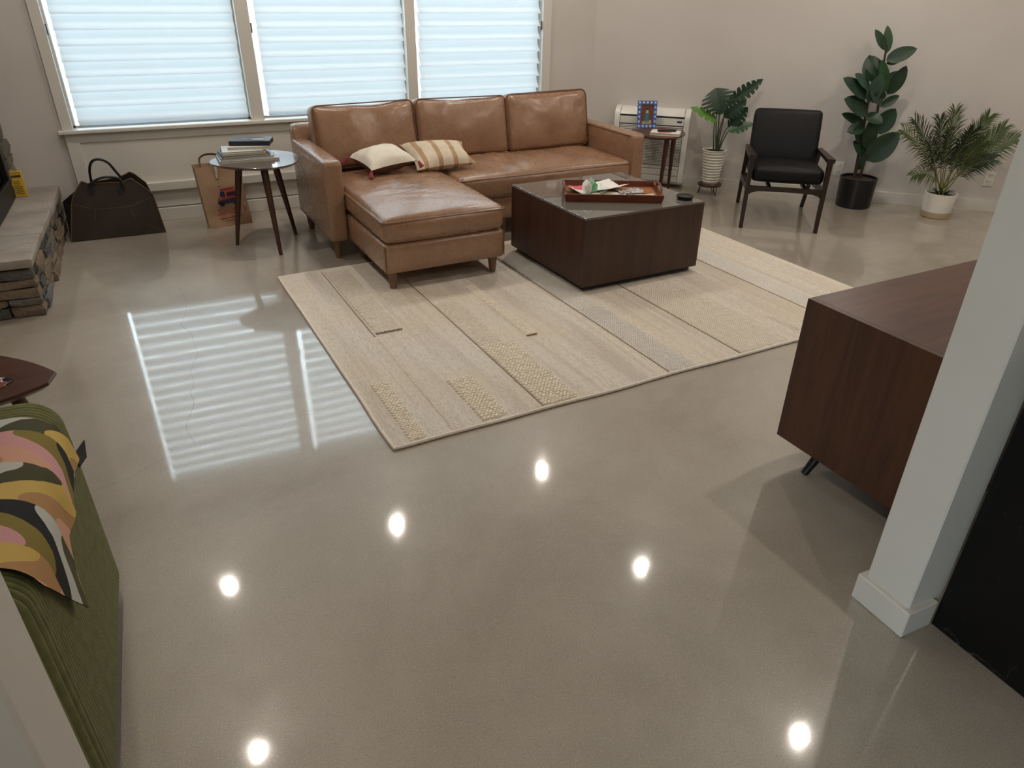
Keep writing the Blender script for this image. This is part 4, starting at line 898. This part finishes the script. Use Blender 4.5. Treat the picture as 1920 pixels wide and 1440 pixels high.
def smooth_path(p, n=6):
    o = []; p = [p[0]*2-p[1]] + p + [p[-1]*2-p[-2]]
    for i in range(1, len(p)-2):
        for k in range(n):
            t_ = k/n; o.append(.5*((2*p[i])+(p[i+1]-p[i-1])*t_+(2*p[i-1]-5*p[i]+4*p[i+1]-p[i+2])*t_*t_+(3*p[i]-p[i-1]-3*p[i+1]+p[i+2])*t_**3))
    return o + [p[-2]]
hb = smooth_path(handle(((445, 690), (425, 560), (450, 460), (530, 430), (640, 470), (730, 570), (790, 640)), lcb))
MB().tube(hb, .0085, 10).xf(LC).ob('handle', 'strap', lc)
hf = smooth_path([p - nf*(.012) for p in handle(((435, 770), (450, 705), (560, 650), (680, 638), (770, 655), (815, 710), (820, 770)), lcp)])
MB().tube(hf, .0085, 10).xf(LC).ob('handle', 'strap', lc)
for x0 in (455, 800):
    q = [lcp(x0-38, 730) , lcp(x0+38, 728), lcp(x0+42, 810), lcp(x0, 840), lcp(x0-40, 815)]; hp = MB().slab([p - nf*.004 for p in q], -nf*.003).xf(LC).ob('handle_patch', 'strap', lc, smooth=False)
    for dx in (-20, 20): MB().tube([lcp(x0+dx, 780) - nf*.007, lcp(x0+dx, 780) - nf*.010], .0032, 8).xf(LC).ob('rivet', 'latch', hp)
for pts in (((470, 1020), (700, 1000), (920, 980)), ((920, 980), (1050, 920), (1160, 870)), ((490, 1020), (495, 1150)), ((240, 960), (330, 985), (450, 1010)), ((905, 1020), (960, 1110)), ((1100, 1190), (1300, 1275))):
    MB().tube([lcp(*p) - nf*.001 for p in pts], .0016, 5).xf(LC).ob('stitching', 'thread', lc)
# brown paper grocery bag
g0, g1, g2 = Vector((.150, 5.425, 0)), Vector((.448, 5.452, 0)), Vector((.125, 5.553, 0))
gd = (g1-g0).normalized(); gang = math.atan2(gd.y, gd.x)
pb = thing('paper_bag', 'brown paper grocery bag with red and blue print under the window', 'paper bag', tuple(g0), gang)
BWd, BD, BH = .298, .130, .425
def bagside(a, b_, nm, n=12, m=16):
    vs = []; a, b_ = Vector(a), Vector(b_); nr = (b_-a).cross(Vector((0, 0, 1))).normalized()
    for j in range(m+1):
        for i in range(n+1):
            u, w = i/n, j/m; e = 1-.05*w; p = a.lerp(b_, u); p = Vector((BWd/2+(p.x-BWd/2)*(1.0-.03*w), BD/2+(p.y-BD/2)*e, 0))
            z = BH*w
            d = .010*noise.noise(Vector((p.x*9, p.y*9, z*9)))*min(1, 4*u*(1-u)+.1) + (.014*math.exp(-(w/.10)**2)*math.sin(u*5) if nm == 'front_face' else 0)
            vs.append(p + nr*d + Vector((-.030*w if True else 0, 0, z)))
    return MB().add(vs, [(j*(n+1)+i, j*(n+1)+i+1, (j+1)*(n+1)+i+1, (j+1)*(n+1)+i) for j in range(m) for i in range(n)]).ob(nm, 'kraft', pb, ang=1.2)
ff = bagside((0, 0, 0), (BWd, 0, 0), 'front_face'); bagside((BWd, 0, 0), (BWd, BD, 0), 'side_face'); bagside((BWd, BD, 0), (0, BD, 0), 'rear_face'); bagside((0, BD, 0), (0, 0, 0), 'side_face')
MB().box(.002, .002, .001, BWd-.002, BD-.002, .004).ob('bag_bottom', 'kraft_in', pb, smooth=False)
MB().tube(smooth_path([Vector((.028, .112, .40)), Vector((.030, .116, .455)), Vector((.055, .117, .480)), Vector((.10, .117, .488)), Vector((.145, .117, .48)), Vector((.17, .117, .455)), Vector((.172, .113, .40))]), .012, 8, flat=.25).ob('handle', 'kraft_in', pb)
MB().box(.102, -.004, .345, .118, -.0015, .425).ob('handle_tab', 'page_edge', pb, smooth=False)
def bagm(x, z, d=.0125): return Matrix.Translation((x-.030*z/BH, -d, z)) @ Matrix.Rotation(PI/2, 4, 'X')
text_ob('red_lettering', "Sendik's", .064, 'red_ink', ff, bagm(.068, .086) @ Matrix.Rotation(.06, 4, 'Z'), .35)
def inkp(pts, mat, nm): MB().slab([(x-.030*z/BH, -.0118, z) for x, z in pts], (0, -.0006, 0)).ob(nm, mat, ff, smooth=False)
inkp([(.085, .055), (.235, .068), (.235, .074), (.085, .063)], 'red_ink', 'red_underline')
for pts, mt in (([(.100, .160), (.245, .172), (.245, .192), (.225, .200), (.105, .190), (.094, .178)], 'navy_ink'), ([(.098, .190), (.150, .194), (.152, .215), (.120, .216), (.102, .206)], 'red_ink'), ([(.120, .217), (.150, .215), (.155, .250), (.130, .252), (.122, .236)], 'navy_ink'), ([(.130, .254), (.225, .262), (.226, .278), (.130, .272)], 'red_ink'), ([(.160, .200), (.232, .206), (.236, .255), (.164, .250)], 'red_ink'), ([(.168, .214), (.224, .218), (.226, .246), (.170, .242)], 'navy_ink'), ([(.118, .200), (.142, .203), (.141, .211), (.119, .208)], 'paper')):
    inkp(pts, mt, 'truck_print')
for cx_ in (.122, .215):
    inkp([(cx_+.016*math.cos(a*PI/8), .163+.016*math.sin(a*PI/8)) for a in range(16)], 'black_ink', 'wheel_print')
for x0, x1, z in ((.118, .145, .287), (.118, .132, .335), (.115, .215, .040)): inkp([(x0, z), (x1, z+.002), (x1, z+.005), (x0, z+.003)], 'black_ink', 'small_print')

# ================================================================ console, island, green chair
co = thing('walnut_console', 'long dark walnut sideboard on splayed black legs behind the white post', 'sideboard', (1.822, 1.568, 0), .042)
CL, CD, CZ0, CZ1 = 1.60, .56, .115, .652
MB().box(0, -CD, CZ0, .022, 0, CZ1, .0006, 1).ob('end_panel', 'walnut_v', co, smooth=False); MB().box(CL-.022, -CD, CZ0, CL, 0, CZ1, .002, 1).ob('end_panel', 'walnut_v', co, smooth=False)
MB().box(.0221, -CD, CZ1-.022, CL-.0225, 0, CZ1, .0006, 1).ob('top_panel', 'walnut', co, smooth=False)
MB().box(.0225, -CD, CZ0, CL-.0225, 0, CZ0+.022).ob('bottom_panel', 'walnut', co, smooth=False); MB().box(.0225, -CD+.004, CZ0+.022, CL-.0225, -CD+.014, CZ1-.022).ob('rear_panel', 'walnut', co, smooth=False)
for k in range(3):
    d = MB().box(.026+k*.516, -.020, CZ0+.025, .026+k*.516+.512, -.002, CZ1-.025, .002, 1).ob('door', 'walnut', co, smooth=False)
    MB().box(.026+k*.516+.46, -.002, .36, .026+k*.516+.475, .014, .44, .003, 1).ob('handle', 'black_metal', d, smooth=False)
for x, sx_ in ((.10, -1), (CL-.10, 1)):
    for y, sy in ((-.14, 1), (-CD+.06, -1)): MB().tube([(x+sx_*.055, y+sy*.02, 0), (x, y, CZ0+.002)], [.013, .021], 12).ob('leg', 'black_metal', co)
isl = thing('kitchen_island', 'black veined stone island end panel in the lower right corner', 'island', (1.672, .772, 0))
MB().box(0, -2.3, 0, .03, 0, .905, .002, 1).ob('waterfall_panel', 'island', isl, smooth=False); MB().box(.0305, -2.3, .875, .95, 0, .905, .002, 1).ob('worktop', 'island', isl, smooth=False)
MB().box(.0305, -2.28, .10, .90, -.03, .8745).ob('cabinet_body', 'cover_dark', isl, smooth=False); MB().box(.06, -2.25, 0, .84, -.06, .10).ob('toe_kick', 'plinth', isl, smooth=False)
# green corduroy chair: its back is towards the camera's right
gc = thing('corduroy_armchair', 'olive green wide wale corduroy armchair in the lower left corner', 'armchair', (-.372, 1.14, 0))
GZ, GR, GTk, GY = .640, .075, .24, .735
def corduroy(prof, y0, y1, wale=.0135, amp=.0060, end_r=.05, sub=6):
    """profile of (x, z) swept along y with rounded ends; ridges cross the sweep"""
    n = int((y1-y0)/wale*sub); b = MB(); m = len(prof); cxp = sum(p[0] for p in prof)/m; czp = sum(p[1] for p in prof)/m
    nrm = []
    for i in range(m):
        a, c_ = prof[max(0, i-1)], prof[min(m-1, i+1)]; d = Vector((c_[0]-a[0], c_[1]-a[1])); nrm.append(Vector((-d.y, d.x)).normalized())
    vs = []
    for j in range(n+1):
        y = y0+(y1-y0)*j/n; e = min(y-y0, y1-y); ins = end_r-math.sqrt(max(0, end_r**2-(end_r-e)**2)) if e < end_r else 0
        k = amp*(abs(math.sin(PI*y/wale))**.7-.5)
        for i, p in enumerate(prof):
            q = Vector(p)+nrm[i]*(k-ins) if p[1] > .03 else Vector(p)+nrm[i]*(k*.3-ins*.6); vs.append((q.x, y, q.y))
    b.add(vs, [(j*m+i, j*m+i+1, (j+1)*m+i+1, (j+1)*m+i) for j in range(n) for i in range(m-1)]); b.add(vs[:m], [tuple(range(m))]); b.add(vs[-m:], [tuple(reversed(range(m)))])
    return b
prof = [(-GTk, .06), (-GTk, GZ-.09)]
for k in range(9): a = PI-PI/2*k/8; prof.append((-GTk+.09+.09*math.cos(a), GZ-.09+.09*math.sin(a)))
for k in range(11): a = PI/2-PI/2*k/10; prof.append((-GR+GR*math.cos(a)-.006, GZ-GR+GR*math.sin(a)))
prof += [(0.0-.004+.004*s, GZ-GR-(GZ-GR-.06)*s) for s in (.1, .2, .3, .4, .5, .6, .7, .8, .9, 1)]
corduroy(prof, 0, GY).ob('backrest', 'corduroy', gc, ang=1.4)
for y0 in (0, GY-.14): 
    ap = [(-.80, .06), (-.80, .44)] + [(-.75+.05*math.cos(PI-PI/2*k/5), .44+.05*math.sin(PI-PI/2*k/5)) for k in range(6)] + [(-.245, .49), (-.245, .06)]
    corduroy(ap, y0, y0+.14).ob('arm', 'corduroy', gc, ang=1.4)
corduroy([(-.79, .10), (-.79, .38), (-.76, .41), (-.245, .40), (-.245, .10)], .143, GY-.143).ob('seat', 'corduroy', gc, ang=1.4)
for x in (-.05, -.74):
    for y in (.05, GY-.05): MB().tube([(x, y, 0), (x, y, .065)], [.014, .02], 10).ob('leg', 'lead_black', gc)
# patterned throw over the chair back
th = thing('patterned_throw', 'patterned throw blanket in olive pink black and cream over the green chair', 'blanket', (-.372, 1.14, 0))
arc = []; 
path = [(-GTk-.010, .36), (-GTk-.010, .50)] + [(-GTk+.09+.10*math.cos(PI-PI/2*k/6), GZ-.09+.102*math.sin(PI-PI/2*k/6)) for k in range(7)] + [(-GR-.006+(GR+.011)*math.cos(PI/2-PI/2*k/7), GZ-GR+(GR+.012)*math.sin(PI/2-PI/2*k/7)) for k in range(8)] + [(.008, .50), (.012, .44), (.017, .40), (.020, .36), (.022, .33)]
acc = [0.0]
for a, b_ in zip(path, path[1:]): acc.append(acc[-1]+math.hypot(b_[0]-a[0], b_[1]-a[1]))
def pathat(s):
    for i in range(len(acc)-1):
        if s <= acc[i+1] or i == len(acc)-2:
            k = min(1, (s-acc[i])/(acc[i+1]-acc[i])); a, b_ = path[i], path[i+1]; return a[0]+(b_[0]-a[0])*k, a[1]+(b_[1]-a[1])*k
NU, NV = 44, 60; vs = []; uvs = []
ztop = acc[8]
for side in (0, 1):
    for i in range(NU+1):
        u = i/NU
        zh = .385 + (.12*min(1, u/.38)**1.2) + .008*math.sin(u*9)      # hem: longest at the near corner
        hem = acc[-1]-(zh-.33)
        for j in range(NV+1):
            v = j/NV; s = hem*v; x, z = pathat(s); dn = max(0, min(1, (s-acc[15])/.22)) if x > -.05 else 0
            yn = .065+.15*dn; yf_ = .595+.045*dn; y = yn+(yf_-yn)*u; wv = .010*noise.noise(Vector((y*9, s*5, 2)))+.006*math.sin(y*30+s*4)
            out = .004+.55*max(0, wv)*(1 if z < GZ-.02 else .3)
            yy = y + .012*noise.noise(Vector((s*4, u*2, 7)))
            k = .0 if side else .0022
            nx_ = 1 if x > -.06 else (-1 if x < -GTk+.02 else 0); nz_ = 1 if z > GZ-.06 else 0; l_ = max(1, math.hypot(nx_, nz_))
            vs.append((x+(out+k)*nx_/l_, yy, z+(out+k)*nz_/l_)); uvs.append((yy, s))
N = (NU+1)*(NV+1); fs = [(i*(NV+1)+j, (i+1)*(NV+1)+j, (i+1)*(NV+1)+j+1, i*(NV+1)+j+1) for i in range(NU) for j in range(NV)]
def throw_side(vv, uu, nm, mat):
    me = bpy.data.meshes.new(nm); me.from_pydata(vv, [], fs); ul = me.uv_layers.new(name='UVMap')
    for lp in me.loops: ul.data[lp.index].uv = uu[lp.vertex_index]
    for p in me.polygons: p.use_smooth = True
    me.materials.append(M[mat]); return put(nm, me, th)
throw_side(vs[:N], uvs[:N], 'printed_side', 'throw'); throw_side(vs[N:], uvs[N:], 'plain_back', 'throw_back')
q = [(.012, .585, .535), (.016, .735, .487), (.014, .705, .452), (.014, .60, .490)]
MB().slab(q, (.003, 0, .001)).ob('folded_corner', 'throw_back', th, smooth=False)
